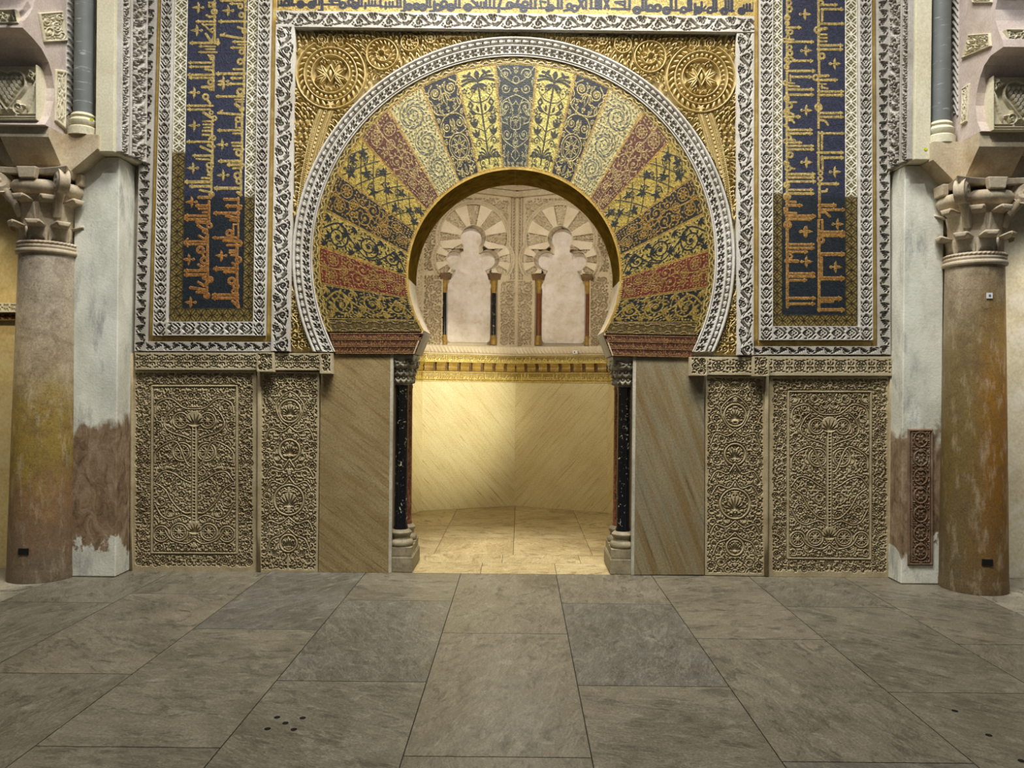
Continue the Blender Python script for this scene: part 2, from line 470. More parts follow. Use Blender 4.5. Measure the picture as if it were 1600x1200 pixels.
def m_pier():
    """whitewashed pier, the wash flaked off low down where brown stone shows"""
    t = NT('flaking_whitewash'); g = t.n('NewGeometry').outputs['Position']; z = t.sep(g)[2]
    p = t.pos((1, 1, 0.6))
    n = t.noise(p, 3.0, 6, 0.65, 0.8)
    c = t.mix(t.ramp(t.noise(p, 4, 5, 0.6), [(0.4, 0.0), (0.6, 1.0)]), srgb(222, 221, 204), srgb(196, 195, 178))
    c = t.mix(t.ramp(t.noise(t.pos((1, 1, 0.3)), 6, 6, 0.7), [(0.55, 0.0), (0.66, 0.7)]), c, srgb(150, 150, 146))
    zz = t.math('ADD', z, t.math('MULTIPLY_ADD', n, 0.9, -0.45))
    k = t.math('MULTIPLY', t.ramp(zz, [(0.27, 0.0), (0.30, 1.0)]), t.ramp(t.math('DIVIDE', zz, 2.0), [(0.58, 1.0), (0.63, 0.0)]))
    br = t.ramp(t.noise(p, 11, 6, 0.7, 1.0), [(0.3, srgb(84, 66, 48)), (0.5, srgb(132, 110, 84)), (0.7, srgb(160, 140, 116))])
    c = t.mix(k, c, br)
    fg = t.noise(t.pos(), 60, 4)
    c = t.mix(0.3, c, t.ramp(fg, [(0.25, 0.3), (0.75, 0.8)]), 'OVERLAY')
    t.bump(fg, 0.35, 0.006)
    return t.done(c, 0.85, 0.0, 0.2)


M['pier'] = m_pier()
M['plaster_warm'] = stone('ochre_plaster', srgb(206, 184, 128), srgb(184, 160, 104), 1.2, 40, 0.9, 0.3, srgb(214, 200, 160), 0.6)
M['plaster_pale'] = stone('pale_plaster', srgb(206, 196, 168), srgb(186, 174, 142), 1.6, 40, 0.9, 0.3, srgb(226, 222, 214), 0.7)
M['plaster_cream'] = stone('cream_plaster', srgb(214, 208, 180), srgb(196, 188, 158), 2, 60, 0.85, 0.35, srgb(170, 156, 120), 0.35)


def m_grey_col():
    t = NT('scratched_slate_marble'); p = t.pos((1, 1, 1))
    c = t.mix(t.noise(p, 8, 5, 0.6), srgb(92, 96, 92), srgb(118, 122, 118))
    w = t.noise(t.pos((1.0, 1.0, 8.0), (0.2, 0.3, 0)), 4.5, 5, 0.7, 0.6)
    c = t.mix(t.ramp(w, [(0.60, 0.0), (0.66, 0.6), (0.69, 0.0)]), c, srgb(205, 208, 205))
    return t.done(c, 0.5, 0.0, 0.3)


M['slate'] = m_grey_col()

# ------------------------------------------------------------------ drawing ornament as height fields
DENS = 1.7                                       # samples per unit (a unit is 5.3 mm on the wall)
PI = math.pi


class Cv:
    """height field 0..1 in ornament units; wrap repeats the drawing along y"""
    def __init__(s, W, H, wrap=False, d=DENS):
        s.W, s.H, s.wrap = W, H, wrap
        nx = max(4, int(round(W * d)) + 1)
        ny = max(4, int(round(H * d)))
        s.x = np.linspace(0, W, nx)
        s.y = np.arange(ny) * (H / ny) if wrap else np.linspace(0, H, ny + 1)
        s.f = np.zeros((len(s.y), nx), np.float32)

    def _box(s, x0, y0, x1, y1, m):
        i0 = np.searchsorted(s.x, min(x0, x1) - m); i1 = np.searchsorted(s.x, max(x0, x1) + m)
        j0 = np.searchsorted(s.y, min(y0, y1) - m); j1 = np.searchsorted(s.y, max(y0, y1) + m)
        return (i0, i1, j0, j1) if i1 > i0 and j1 > j0 else None

    def _put(s, b, t, cut):
        i0, i1, j0, j1 = b
        a = s.f[j0:j1, i0:i1]
        if cut: np.minimum(a, 1 - t, out=a)
        else: np.maximum(a, t, out=a)

    def _offs(s):
        return (0.0, s.H, -s.H) if s.wrap else (0.0,)

    def seg(s, x0, y0, x1, y1, w0, w1=None, v=1.0, soft=1.0, cut=False):
        w1 = w0 if w1 is None else w1
        for o in s._offs():
            b = s._box(x0, y0 + o, x1, y1 + o, max(w0, w1) / 2 + soft)
            if b is None: continue
            X = s.x[b[0]:b[1]][None, :] - x0; Y = s.y[b[2]:b[3]][:, None] - y0 - o
            dx, dy = x1 - x0, y1 - y0
            L = dx * dx + dy * dy + 1e-9
            t = np.clip((X * dx + Y * dy) / L, 0, 1)
            d = np.sqrt((X - t * dx) ** 2 + (Y - t * dy) ** 2)
            h = np.clip(((w0 + (w1 - w0) * t) / 2 + soft / 2 - d) / soft, 0, 1) * v
            s._put(b, h, cut)
        return s

    def line(s, pts, w, w1=None, v=1.0, soft=1.0, cut=False):
        n = len(pts) - 1
        w1 = w if w1 is None else w1
        for i in range(n):
            a, b = w + (w1 - w) * i / n, w + (w1 - w) * (i + 1) / n
            s.seg(pts[i][0], pts[i][1], pts[i + 1][0], pts[i + 1][1], a, b, v, soft, cut)
        return s

    def vine(s, pts, w, w1=None, gap=1.6, v=1.0):
        """a stem that stands free: clears a furrow on either side first"""
        s.line(pts, w + 2 * gap, (w1 if w1 is not None else w) + 2 * gap, cut=True)
        return s.line(pts, w, w1, v)

    def disc(s, x, y, r, v=1.0, soft=1.0, cut=False):
        return s.seg(x, y, x + 1e-4, y, 2 * r, None, v, soft, cut)

    def ring(s, x, y, r, w, v=1.0, soft=1.0, cut=False):
        for o in s._offs():
            b = s._box(x - r, y - r + o, x + r, y + r + o, w + soft)
            if b is None: continue
            d = np.abs(np.hypot(s.x[b[0]:b[1]][None, :] - x, s.y[b[2]:b[3]][:, None] - y - o) - r)
            s._put(b, np.clip((w / 2 + soft / 2 - d) / soft, 0, 1) * v, cut)
        return s

    def leaf(s, x, y, ang, L, wd, v=1.0, soft=1.0, rib=False, cut=False):
        """pointed leaf from (x, y) along ang"""
        ca, sa = math.cos(ang), math.sin(ang)
        for o in s._offs():
            b = s._box(x, y + o, x + L * ca, y + L * sa + o, wd + soft)
            if b is None: continue
            X = s.x[b[0]:b[1]][None, :] - x; Y = s.y[b[2]:b[3]][:, None] - y - o
            u = X * ca + Y * sa; q = np.abs(-X * sa + Y * ca)
            t = np.clip(u / L, 0, 1)
            hw = wd / 2 * np.sin(PI * t ** 0.75)
            e = np.maximum(q - hw, np.maximum(-u, u - L))
            h = np.clip((soft / 2 - e) / soft, 0, 1) * v
            if rib: h = h * np.clip(0.45 + q / (wd * 0.22), 0, 1)
            s._put(b, h, cut)
        return s

    def poly(s, pts, v=1.0, cut=False):
        xs = [p[0] for p in pts]; ys = [p[1] for p in pts]
        for o in s._offs():
            b = s._box(min(xs), min(ys) + o, max(xs), max(ys) + o, 1)
            if b is None: continue
            X = s.x[b[0]:b[1]][None, :] + 0 * s.y[b[2]:b[3]][:, None]; Y = s.y[b[2]:b[3]][:, None] - o + 0 * X
            ins = np.zeros(X.shape, bool)
            for i in range(len(pts)):
                (xa, ya), (xb, yb) = pts[i - 1], pts[i]
                if ya == yb: continue
                c = ((ya > Y) != (yb > Y)) & (X < (xb - xa) * (Y - ya) / (yb - ya) + xa)
                ins ^= c
            s._put(b, ins.astype(np.float32) * v, cut)
        return s


def arc(cx, cy, r, a0, a1, n=None):
    n = n or max(4, int(abs(a1 - a0) * r / 2.2) + 2)
    return [(cx + r * math.cos(a0 + (a1 - a0) * i / n), cy + r * math.sin(a0 + (a1 - a0) * i / n)) for i in range(n + 1)]


def spiral(cx, cy, r, a0, turns, rend=0.22, n=None):
    n = n or int(10 * abs(turns) + 8)
    return [(cx + r * (1 - (1 - rend) * t) * math.cos(a0 + 2 * PI * turns * t), cy + r * (1 - (1 - rend) * t) * math.sin(a0 + 2 * PI * turns * t)) for t in [i / n for i in range(n + 1)]]


def curl(c, cx, cy, r, a0, turns, w, leaves=0, L=5, wd=2.4, bud=True):
    """a spiral tendril with a bud in its eye and leaves on its outer side"""
    p = spiral(cx, cy, r, a0, turns)
    c.line(p, w, w * 0.7)
    if bud: c.disc(cx, cy, max(0.9, r * 0.2))
    for i in range(leaves):
        k = int((0.02 + 0.62 * i / max(1, leaves)) * (len(p) - 1))
        x, y = p[k]
        a = math.atan2(y - cy, x - cx)
        c.leaf(x, y, a + 0.7 * (1 if turns > 0 else -1), L, wd)


def rosette(c, x, y, r, n=6, a0=0.0, v=1.0, eye=True):
    for i in range(n):
        a = a0 + 2 * PI * i / n
        c.leaf(x + math.cos(a) * r * 0.25, y + math.sin(a) * r * 0.25, a, r * 0.78, r * 0.62 * 5 / max(4, n), v)
    if eye: c.disc(x, y, r * 0.2, cut=True).disc(x, y, r * 0.14)


def palmette(c, x, y, ang, L, n=5, spread=1.9, wd=2.4):
    for i in range(n):
        t = (i / (n - 1) - 0.5) if n > 1 else 0
        c.leaf(x, y, ang + t * spread, L * (1 - 0.35 * abs(t) * 2), wd)


def fill_gaps(c, x0, y0, x1, y1, rng, step=3.4, L=(3.0, 5.5), wd=(1.6, 2.5), lim=0.25):
    y = y0
    while y < y1:
        x = x0 + rng.random() * step
        while x < x1:
            b = c._box(x - 1, y - 1, x + 1, y + 1, 0.4)
            if b is not None and c.f[b[2]:b[3], b[0]:b[1]].max() < lim:
                a = rng.random() * 2 * PI
                l = rng.uniform(*L)
                c.leaf(x - math.cos(a) * l / 2, y - math.sin(a) * l / 2, a, l, rng.uniform(*wd))
            x += step * rng.uniform(0.8, 1.2)
        y += step


def arabesque(c, x0, y0, x1, y1, rmin, rmax, seed, w=1.8, tries=700):
    """carved ataurique: packed rings of vine, each with a curl, rosette or palmette, leaves between"""
    rng = random.Random(seed)
    cs = []
    for k in range(tries):
        r = rmax + (rmin - rmax) * (k / tries) ** 0.7
        x, y = rng.uniform(x0 + r * .7, x1 - r * .7), rng.uniform(y0 + r * .7, y1 - r * .7)
        if all(math.hypot(x - a, y - b) > (r + q) * 0.98 for a, b, q in cs):
            cs.append((x, y, r))
    for i, (x, y, r) in enumerate(cs):
        near = sorted(cs, key=lambda q: math.hypot(q[0] - x, q[1] - y))[1:3]
        for a, b, q in near:
            mx, my = (x + a) / 2 + rng.uniform(-2, 2), (y + b) / 2 + rng.uniform(-2, 2)
            c.line([(x, y), (mx, my), (a, b)], w)
    for i, (x, y, r) in enumerate(cs):
        c.disc(x, y, r + 0.2, cut=True)
        k = rng.randrange(4)
        a0 = rng.random() * 2 * PI
        if k == 0:
            curl(c, x, y, r * 0.85, a0, rng.choice((-1.6, 1.6)), w, 5, r * 0.5, w * 1.3)
        elif k == 1:
            c.ring(x, y, r * 0.86, w)
            rosette(c, x, y, r * 0.7, rng.choice((5, 6, 8)), a0)
        elif k == 2:
            c.line(arc(x, y, r * 0.86, a0 + 0.5, a0 + 2 * PI - 0.5), w)
            palmette(c, x + math.cos(a0) * r * 0.6, y + math.sin(a0) * r * 0.6, a0 + PI, r * 1.2, 5, 1.8, w * 1.15)
        else:
            c.line(spiral(x, y, r * 0.86, a0, rng.choice((-0.95, 0.95)), 0.5), w)
            palmette(c, x, y, a0, r * 0.6, 3, 2.0, w * 1.2); palmette(c, x, y, a0 + PI, r * 0.6, 3, 2.0, w * 1.2)
    fill_gaps(c, x0 + 1, y0 + 1, x1 - 1, y1 - 1, rng, 2.6, (2.6, 4.6), (1.7, 2.4), .3)
    fill_gaps(c, x0 + 1, y0 + 1, x1 - 1, y1 - 1, rng, 2.2, (1.6, 3.0), (1.4, 1.9), .12)
    return cs


# ---- repeating bands (x across, y along; one period, wrapped)
def rails(c, W, w=1.8):
    c.seg(w / 2 - .2, -9, w / 2 - .2, c.H + 9, w); c.seg(W - w / 2 + .2, -9, W - w / 2 + .2, c.H + 9, w)
    return c


def pierced(c, W, w=1.8):
    """what was drawn becomes slits sunk in a flat face between two rails"""
    c.f = 1 - c.f
    return rails(c, W, w)


def t_diamond(W=18, P=20.7):
    c = Cv(W, P, True); m = W / 2; h = P / 2
    q = dict(soft=.7)
    c.line([(m - 4.2, h - 3.0), (m, h - 8.0), (m + 4.2, h - 3.0)], 2.0, **q)                           # gable over three dots
    for x, y in ((m - 2.0, h - 1.2), (m + 2.0, h - 1.2), (m, h + 1.8), (m, h - 4.4)): c.seg(x, y - .3, x, y + .3, 1.5, **q)
    c.line([(m - 6.2, h - .6), (m - 3.6, h + 4.0), (m, h + 7.8)], 1.2, 2.2, **q); c.line([(m + 6.2, h - .6), (m + 3.6, h + 4.0), (m, h + 7.8)], 1.2, 2.2, **q)
    for s_ in (-1, 1):                                                                                # sloping leaf slits beside it
        c.leaf(m + s_ * 6.9, h - 3.0, -PI / 2 + s_ * .1, 4.6, 1.9, **q)
        c.leaf(m + s_ * 3.4, h + 9.6, s_ * -.1 + (0 if s_ > 0 else PI) - s_ * .7, 4.6, 2.2, **q)
        c.leaf(m + s_ * 6.8, h + 4.4, PI / 2 - s_ * .35, 4.4, 2.0, **q)
    return pierced(c, W, 2.0)


def t_vine(W=24, P=46, seed=1, w=1.5):
    """running scroll: flat leaves and curls told apart by slits"""
    c = Cv(W, P, True); m = W / 2; A = W * 0.25; q = dict(soft=.7)
    for d in (0, 1):                                              # the stem's two edges, broken where curls leave it
        st = [(m + A * math.sin(2 * PI * t / 30) + (d - .5) * 2.6, P * t / 30) for t in range(31)]
        for a_, b_ in ((0, 5), (8, 20), (23, 30)) if d else ((0, 13), (16, 21), (24, 30)): c.line(st[a_:b_ + 1], 1.05, **q)
    for k, (sg, y) in enumerate(((-1, P * .25), (1, P * .75))):
        cx = m + sg * W * .13; r = W * .19
        c.line(spiral(cx, y + P * .02, r, -PI / 2 + (0 if sg < 0 else PI), 1.15 * sg, .3), w * 1.5, w * .9, **q)
        c.disc(cx + sg, y + P * .02, .9, **q)
        for j in range(4):                                         # lobes round the curl
            a = (PI if sg < 0 else 0) - .9 + j * .6
            c.leaf(cx + (r + 1.2) * math.cos(a), y + P * .02 + (r + 1.2) * math.sin(a), a + .5, W * .12, 1.9, **q)
        y2 = y + P * .25                                           # half palmette that crosses the band
        for j in range(3):
            c.leaf(m - sg * W * (.34 - .10 * j), y2 - P * (.14 - .035 * j), PI / 2 - sg * (.75 - .2 * j), W * (.34 - .03 * j), 2.3, **q)
        for j in range(3):
            c.leaf(m + sg * W * (.36 - .05 * j), y2 - P * (.06 - .05 * j), PI / 2 + sg * (.5 - .25 * j), W * .24, 2.1, **q)
        c.disc(m - sg * W * .30, y2 + P * .06, 1.0, **q); c.disc(m - sg * W * .18, y2 + P * .09, .9, **q)
        c.leaf(m - sg * W * .38, y2 + P * .10, PI / 2, W * .2, 2.2, **q)
        c.leaf(m + sg * W * .38, y + P * .02, PI / 2, W * .22, 2.2, **q); c.leaf(m + sg * W * .37, y - P * .13, PI / 2 - sg * .3, W * .22, 2.0, **q)
        c.leaf(m - sg * W * .10, y - P * .02, PI / 2 + sg * .5, W * .2, 1.7, **q)
    return pierced(c, W, 1.8)


def t_leafy(W=18, P=27, w=1.8):
    """acanthus running up a band: a stem that swings from edge to edge, sickle slits between the leaves"""
    c = Cv(W, P, True); m = W / 2
    for sg, y in ((1, 0), (-1, P / 2)):
        x = m - sg * (m - 2.6)
        for k in range(4):
            c.leaf(x + sg * (.2 + k * 2.0), y + 1 + k * 2.9, (-.15 - .12 * k) if sg > 0 else PI + .15 + .12 * k, 8.2 - k * .9, 2.5, soft=.7)
        c.line(arc(m + sg * 4.0, y + 3.4, 2.6, PI * .5, PI * 1.9) if sg > 0 else arc(m + sg * 4.0, y + 3.4, 2.6, PI * .5, -PI * .9), 1.6, soft=.7)
        c.leaf(m + sg * 6.4, y + 8, PI / 2 + sg * .3, 5.6, 2.3, soft=.7)
        c.disc(m + sg * 4.0, y + 3.4, .8, soft=.7)
    return pierced(c, W, 1.7)


def t_circles(W=17, P=17):
    """two masks: ring lines, lozenges"""
    c = Cv(W, P, True, DENS * 1.25); r = P / 2 * 1.0
    q = Cv(W, P, True, DENS * 1.25)
    for x, y in ((W / 2, P / 2), (0, 0), (W, 0)):
        c.ring(x, y, r * 0.97, 1.35, soft=.8)
    for x, y in ((W / 2, P / 2), (W / 2, 0)):
        c.disc(x, y, .8, soft=.8)
    for x, y, k in ((W / 2, P / 2, 2.0), (W / 2, 0, 3.0), (0, P / 2, 2.4), (W, P / 2, 2.4)):
        q.poly([(x - k, y), (x, y - k), (x + k, y), (x, y + k)])
    c.seg(.4, -9, .4, P + 9, 1.0, soft=.6); c.seg(W - .4, -9, W - .4, P + 9, 1.0, soft=.6)
    return c.f, q.f


def t_meander(W=11, P=22):
    c = Cv(W, P, True, DENS * 1.25)
    k = Cv(W, P, True, DENS * 1.25)
    for off, mir in ((0, 0), (P / 2, 1)):
        g = lambda x: W - x if mir else x
        pts = [(g(2.2), 0), (g(2.2), 6), (g(4.6), 8.5), (g(4.6), 13.5), (g(2.2), 16), (g(2.2), 22)]
        pts = [(x, y + off) for x, y in pts]
        k.line(pts, 3.6); c.line(pts, 1.8, soft=.8)
    for y in (0, P / 2):
        c.ring(W / 2 + (1.4 if y else -1.4), y, 1.5, .9, soft=.8)
    c.seg(.3, -9, .3, P + 9, .9, soft=.6); c.seg(W - .3, -9, W - .3, P + 9, 1.2, soft=.6)
    return c.f, k.f


def t_bead(W=8, P=12):
    c = Cv(W, P, True); m = W / 2
    c.leaf(m, 1.6, PI / 2, 7.6, 5.4); c.seg(m, 3.2, m, 7.4, 4.0)
    c.seg(m, 10.2, m, 10.5, 3.2)
    return c


def t_archband(W=13, P=13):
    c = Cv(W, P, True); m = W / 2
    for sg in (-1, 1):
        c.line(spiral(m + sg * 2.9, P * .36, 2.5, PI / 2, 1.0 * sg, .3), 1.5, soft=.7)
        c.leaf(m + sg * .9, P * .62, PI / 2 - sg * .8, 5.0, 2.2, soft=.7)
        c.leaf(m + sg * 4.2, P * .60, PI / 2 + sg * .1, 3.6, 1.8, soft=.7)
    c.leaf(m, P * .86, PI / 2, 4.6, 2.0, soft=.7)
    return pierced(c, W, 1.8)


def t_rope(W=8, P=5):
    c = Cv(W, P, True)
    c.line([(0, 0), (W * .5, P * .42), (W, P * 1.1)], 2.3, soft=1.6)
    return c


def t_fret(W=20, P=29):
    """frieze of rings and knotted loops between fine slits"""
    c = Cv(W, P, True); m = W / 2; q = dict(soft=.7)
    for r in (4.2, 8.0): c.ring(m, P / 2, r, 1.2, **q)
    rosette(c, m, P / 2, 3.4, 4, PI / 4)
    for k in range(8):
        a = PI / 8 + k * PI / 4
        c.leaf(m + 5.0 * math.cos(a), P / 2 + 5.0 * math.sin(a), a, 2.6, 1.5, **q)
    for sg in (-1, 1):
        c.line(arc(m + sg * 5.6, 0, 4.0, PI / 2, PI * 1.5) if sg > 0 else arc(m + sg * 5.6, 0, 4.0, -PI / 2, PI / 2), 1.2, **q)
        c.leaf(m + sg * 3.4, 0, 0 if sg > 0 else PI, 4.6, 1.8, **q)
        for k in (-1, 1):
            c.leaf(m + sg * 1.4, k * 2.2, sg * .9 * k + (PI if sg < 0 else 0), 4.4, 1.8, **q)
            c.leaf(m + sg * 8.6, P / 2 + k * 4.6, PI / 2 * k, 4.6, 1.9, **q)
            c.leaf(m + sg * 9.6, k * 2.4, PI / 2 * k, 3.4, 1.7, **q)
    return pierced(c, W, 2.0)


def tiled(tile, length, period):
    """repeat a one-period tile along y to fill length; returns an array that includes both ends"""
    k = max(1, int(round(length / period)))
    a = np.tile(tile, (k, 1))
    return np.concatenate([a, a[:1]], 0)


# ------------------------------------------------------------------ height field -> mesh
def relief(name, F, mapf, depth, mat, parent=None, cols=None, mask=None, skirt=0.0, nrm=(0, -1, 0), tc=None, flip=False, smooth=True):
    """F[j, i] in 0..1 -> grid mesh; mapf(u, v) with u, v in 0..1 gives world points (.., 3); the surface stands out along nrm"""
    ny, nx = F.shape
    if skirt:
        F = np.pad(F, 1, mode='edge')
        u = np.concatenate([[0], np.linspace(0, 1, nx), [1]]); v = np.concatenate([[0], np.linspace(0, 1, ny), [1]])
        if cols is not None: cols = np.pad(cols, ((1, 1), (1, 1), (0, 0)), mode='edge')
        if mask is not None: mask = np.pad(mask, 1, mode='edge')
        H = F * depth
        H[0, :] = H[-1, :] = -skirt; H[:, 0] = H[:, -1] = -skirt
        ny, nx = F.shape
    else:
        u = np.linspace(0, 1, nx); v = np.linspace(0, 1, ny)
        H = F * depth
    U, V = np.meshgrid(u, v)
    P = mapf(U, V)
    nv = np.asarray(nrm, float) if not callable(nrm) else nrm(U, V)
    co = (P + H[..., None] * nv).reshape(-1, 3)
    idx = np.arange(ny * nx).reshape(ny, nx)
    q = np.stack([idx[:-1, :-1], idx[1:, :-1], idx[1:, 1:], idx[:-1, 1:]], -1).reshape(-1, 4)
    if flip: q = q[:, ::-1]
    T = None
    if tc is not None: T = tc(U, V).reshape(-1, 3)
    C = None if cols is None else cols.reshape(-1, 4)
    if mask is not None:
        mk = mask[:-1, :-1] & mask[1:, :-1] & mask[1:, 1:] & mask[:-1, 1:]
        q = q[mk.ravel()]
        used = np.unique(q)
        lut = np.full(ny * nx, -1, np.int64); lut[used] = np.arange(len(used))
        q = lut[q]; co = co[used]
        if C is not None: C = C[used]
        if T is not None: T = T[used]
    return np_mesh(name, co, q, mat, parent, C, T, smooth)


def quad_map(tl, tr, br, bl, Y=0.0, mirror=False):
    a, b, c, d = [at(p[0], p[1], Y) for p in (tl, tr, br, bl)]
    def f(U, V):
        U = U[..., None]; V = V[..., None]
        P = (a * (1 - U) + b * U) * (1 - V) + (d * (1 - U) + c * U) * V
        if mirror: P = P * np.array([-1, 1, 1]) + np.array([2 * XC, 0, 0])
        return P
    return f


def paint(bg, *layers, jitter=0.10, seed=0):
    """bg colour, then (mask, colour, gold) layers; per-tessera jitter; alpha = gold"""
    sh = layers[0][0].shape if layers else bg.shape
    rng = np.random.default_rng(seed)
    out = np.empty(sh + (4,), np.float32)
    out[..., :3] = srgb(*bg[:3]); out[..., 3] = bg[3] if len(bg) > 3 else 0.0
    for m, colr, gold in layers:
        m3 = np.clip(m, 0, 1)[..., None]
        out = out * (1 - m3) + m3 * np.array([*srgb(*colr), gold], np.float32)
    j = 1 + jitter * rng.standard_normal(sh).astype(np.float32)
    out[..., :3] *= np.clip(j, 0.4, 1.7)[..., None]
    return out


# ------------------------------------------------------------------ Kufic lettering, stroke by stroke
def kufic(c, spec, k, ox, oy, side, fat=1.0):
    """h: stem (y x0 x1 w), v: base line (x y0 y1 w), s: stroke, o: looped letter, f: fleuron.
    side: -1 stems point to -x, +1 to +x; figures are in a local frame of k units per ornament unit"""
    X = lambda x: x / k + ox
    Yv = lambda y: y / k + oy
    for item in spec.split(';'):
        p = item.split()
        if not p: continue
        q = [float(t) for t in p[1:]]
        if p[0] == 'h':
            y, x0, x1, w = q
            tip, root = (x0, x1) if side < 0 else (x1, x0)
            c.seg(X(tip), Yv(y), X(root), Yv(y), w / k, soft=.7)
            if abs(x1 - x0) > 150:
                d = 26 * side
                c.poly([(X(tip + d * .6), Yv(y)), (X(tip - d), Yv(y - w * .95)), (X(tip - d * 1.6), Yv(y)), (X(tip - d), Yv(y + w * .95))])
        elif p[0] == 'v':
            x, y0, y1, w = q
            c.seg(X(x), Yv(y0), X(x), Yv(y1), w / k, soft=.7)
        elif p[0] == 's':
            c.seg(X(q[0]), Yv(q[1]), X(q[2]), Yv(q[3]), q[4] / k * fat, soft=.7)
        elif p[0] == 'o':
            c.ring(X(q[0]), Yv(q[1]), q[2] / k * .85 * (1 if fat == 1 else 1.1), q[2] / k * .75 * fat ** 1.5, soft=.7)
        elif p[0] == 'f':
            x, y = X(q[0]), Yv(q[1])
            t = 0 if side > 0 else PI
            c.disc(x - side * 7.5, y, 2.3).disc(x - side * 7.5, y, .7, cut=True)
            c.seg(x - side * 6, y, x + side * 3, y, 1.7)
            c.leaf(x - side * 2.5, y, t, 12, 4.6)
            c.leaf(x - side * 1.5, y, PI / 2 - side * .18, 9.5, 3.8); c.leaf(x - side * 1.5, y, -PI / 2 + side * .18, 9.5, 3.8)


KL = [('280 0 9.231', '''v 510 20 620 34;o 455 72 34;s 430 40 520 40 30;s 430 100 520 104 26;o 505 170 40;s 395 220 440 250 30;h 242 420 520 30;h 312 250 520 32;h 357 380 520 26;s 335 345 470 470 26;o 485 440 34;s 385 490 455 600 34;s 500 490 470 600 24;h 622 165 575 36;s 555 570 555 640 40;h 672 290 520 26;h 712 380 510 24;h 756 290 540 28;o 470 830 36;s 420 800 500 860 26;v 492 860 1300 36;h 906 140 480 32;h 966 150 490 32;s 375 1000 480 1020 34;h 1082 130 490 36;h 1126 150 500 32;f 270 112;f 250 440;
v 952 0 172 36;h 12 600 960 32;h 56 740 900 30;o 880 95 34;o 975 125 26;f 700 155;v 945 190 330 34;o 898 220 38;h 312 580 960 36;s 850 395 930 425 34;o 945 450 38;v 945 340 570 34;s 600 505 920 560 36;s 600 520 660 480 24;h 606 780 960 30;h 645 850 980 26;h 690 750 950 30;o 900 750 36;v 945 600 870 30;o 880 892 42;v 935 850 1300 34;h 1002 780 930 30;h 1066 540 960 42;h 1130 750 930 34;f 630 1175'''),
 ('280 120 9.231', '''o 450 80 38;s 330 150 470 150 40;o 455 165 34;f 210 230;o 380 290 42;s 400 330 445 385 34;h 420 120 480 34;h 475 130 440 32;s 350 520 480 600 40;o 460 520 28;o 505 600 34;h 645 340 490 26;h 690 350 490 26;h 735 360 480 26;h 782 340 470 34;s 340 840 430 840 34;v 474 640 900 32;s 430 900 470 860 34;o 492 885 34;h 940 120 480 34;f 210 705;s 310 1010 460 1080 36;s 420 990 500 1010 46;v 480 940 1300 34;h 1140 200 470 34;
h 22 750 940 30;h 105 720 940 32;f 630 115;o 880 220 48;v 930 180 250 40;h 286 540 930 34;h 330 800 930 26;s 810 400 920 480 44;h 365 820 930 22;o 905 470 34;s 560 525 920 550 36;s 565 520 620 490 26;o 848 620 40;s 820 590 820 740 26;s 820 735 900 740 26;v 905 240 920 34;h 775 560 910 34;h 820 780 910 28;f 615 980;h 955 760 910 30;h 1000 770 910 30;h 1050 790 930 30;o 860 1100 44;v 905 940 1300 34'''),
 ('280 240 9.231', '''s 250 80 470 92 28;o 430 170 38;f 195 210;o 440 240 40;s 330 355 460 360 32;s 420 310 465 310 40;v 465 60 600 30;h 410 90 450 46;h 475 160 450 42;s 300 530 450 560 34;o 465 590 36;s 280 632 450 636 44;f 175 700;h 755 250 430 40;h 800 280 430 28;s 340 850 430 850 30;v 430 690 1010 34;h 900 90 430 34;h 950 90 430 34;s 80 925 120 880 22;s 80 925 120 970 22;s 250 990 430 1000 40;s 270 1040 385 1110 40;o 435 1040 38;o 375 1120 36;
h 112 580 900 42;h 165 700 930 40;h 215 780 900 32;f 630 315;o 840 320 48;o 860 400 42;v 890 0 600 34;h 502 520 880 46;s 840 560 890 600 40;s 650 660 850 664 40;h 760 680 890 40;s 850 800 885 790 36;v 850 640 1000 34;h 862 510 860 42;s 680 900 850 935 40;s 740 960 850 972 36;s 780 1020 780 1250 20;s 850 1020 850 1250 20;s 780 1025 850 1025 20;o 725 1150 46'''),
 ('270 360 8.571', '''o 430 10 32;s 350 75 440 130 30;s 470 60 430 115 28;h 150 165 430 28;h 188 165 430 28;s 150 165 200 110 20;s 150 175 200 215 20;o 370 262 46;s 370 290 440 290 26;f 210 390;o 420 405 46;s 390 300 420 360 24;v 466 60 700 34;s 345 460 450 525 34;s 445 470 370 520 26;h 542 165 460 38;h 598 165 460 38;s 415 640 490 650 50;o 502 660 36;s 340 695 420 745 34;s 470 700 425 730 34;s 240 768 430 800 40;s 320 830 450 835 32;v 455 690 890 34;o 455 875 38;f 235 965;
o 760 40 46;s 812 -20 812 90 20;s 880 -20 880 90 20;h 102 545 870 32;s 680 140 900 150 34;s 730 200 900 200 32;o 885 175 40;f 645 340;s 850 240 850 320 26;h 270 760 850 24;h 300 760 850 26;h 335 780 850 26;o 880 395 38;s 800 440 850 485 36;h 516 560 860 46;h 560 690 860 32;v 860 210 1000 34;o 788 680 46;o 845 748 38;o 815 820 28;h 866 540 870 36;h 910 540 870 36;s 800 950 880 1030 36;s 860 940 880 1030 36'''),
]
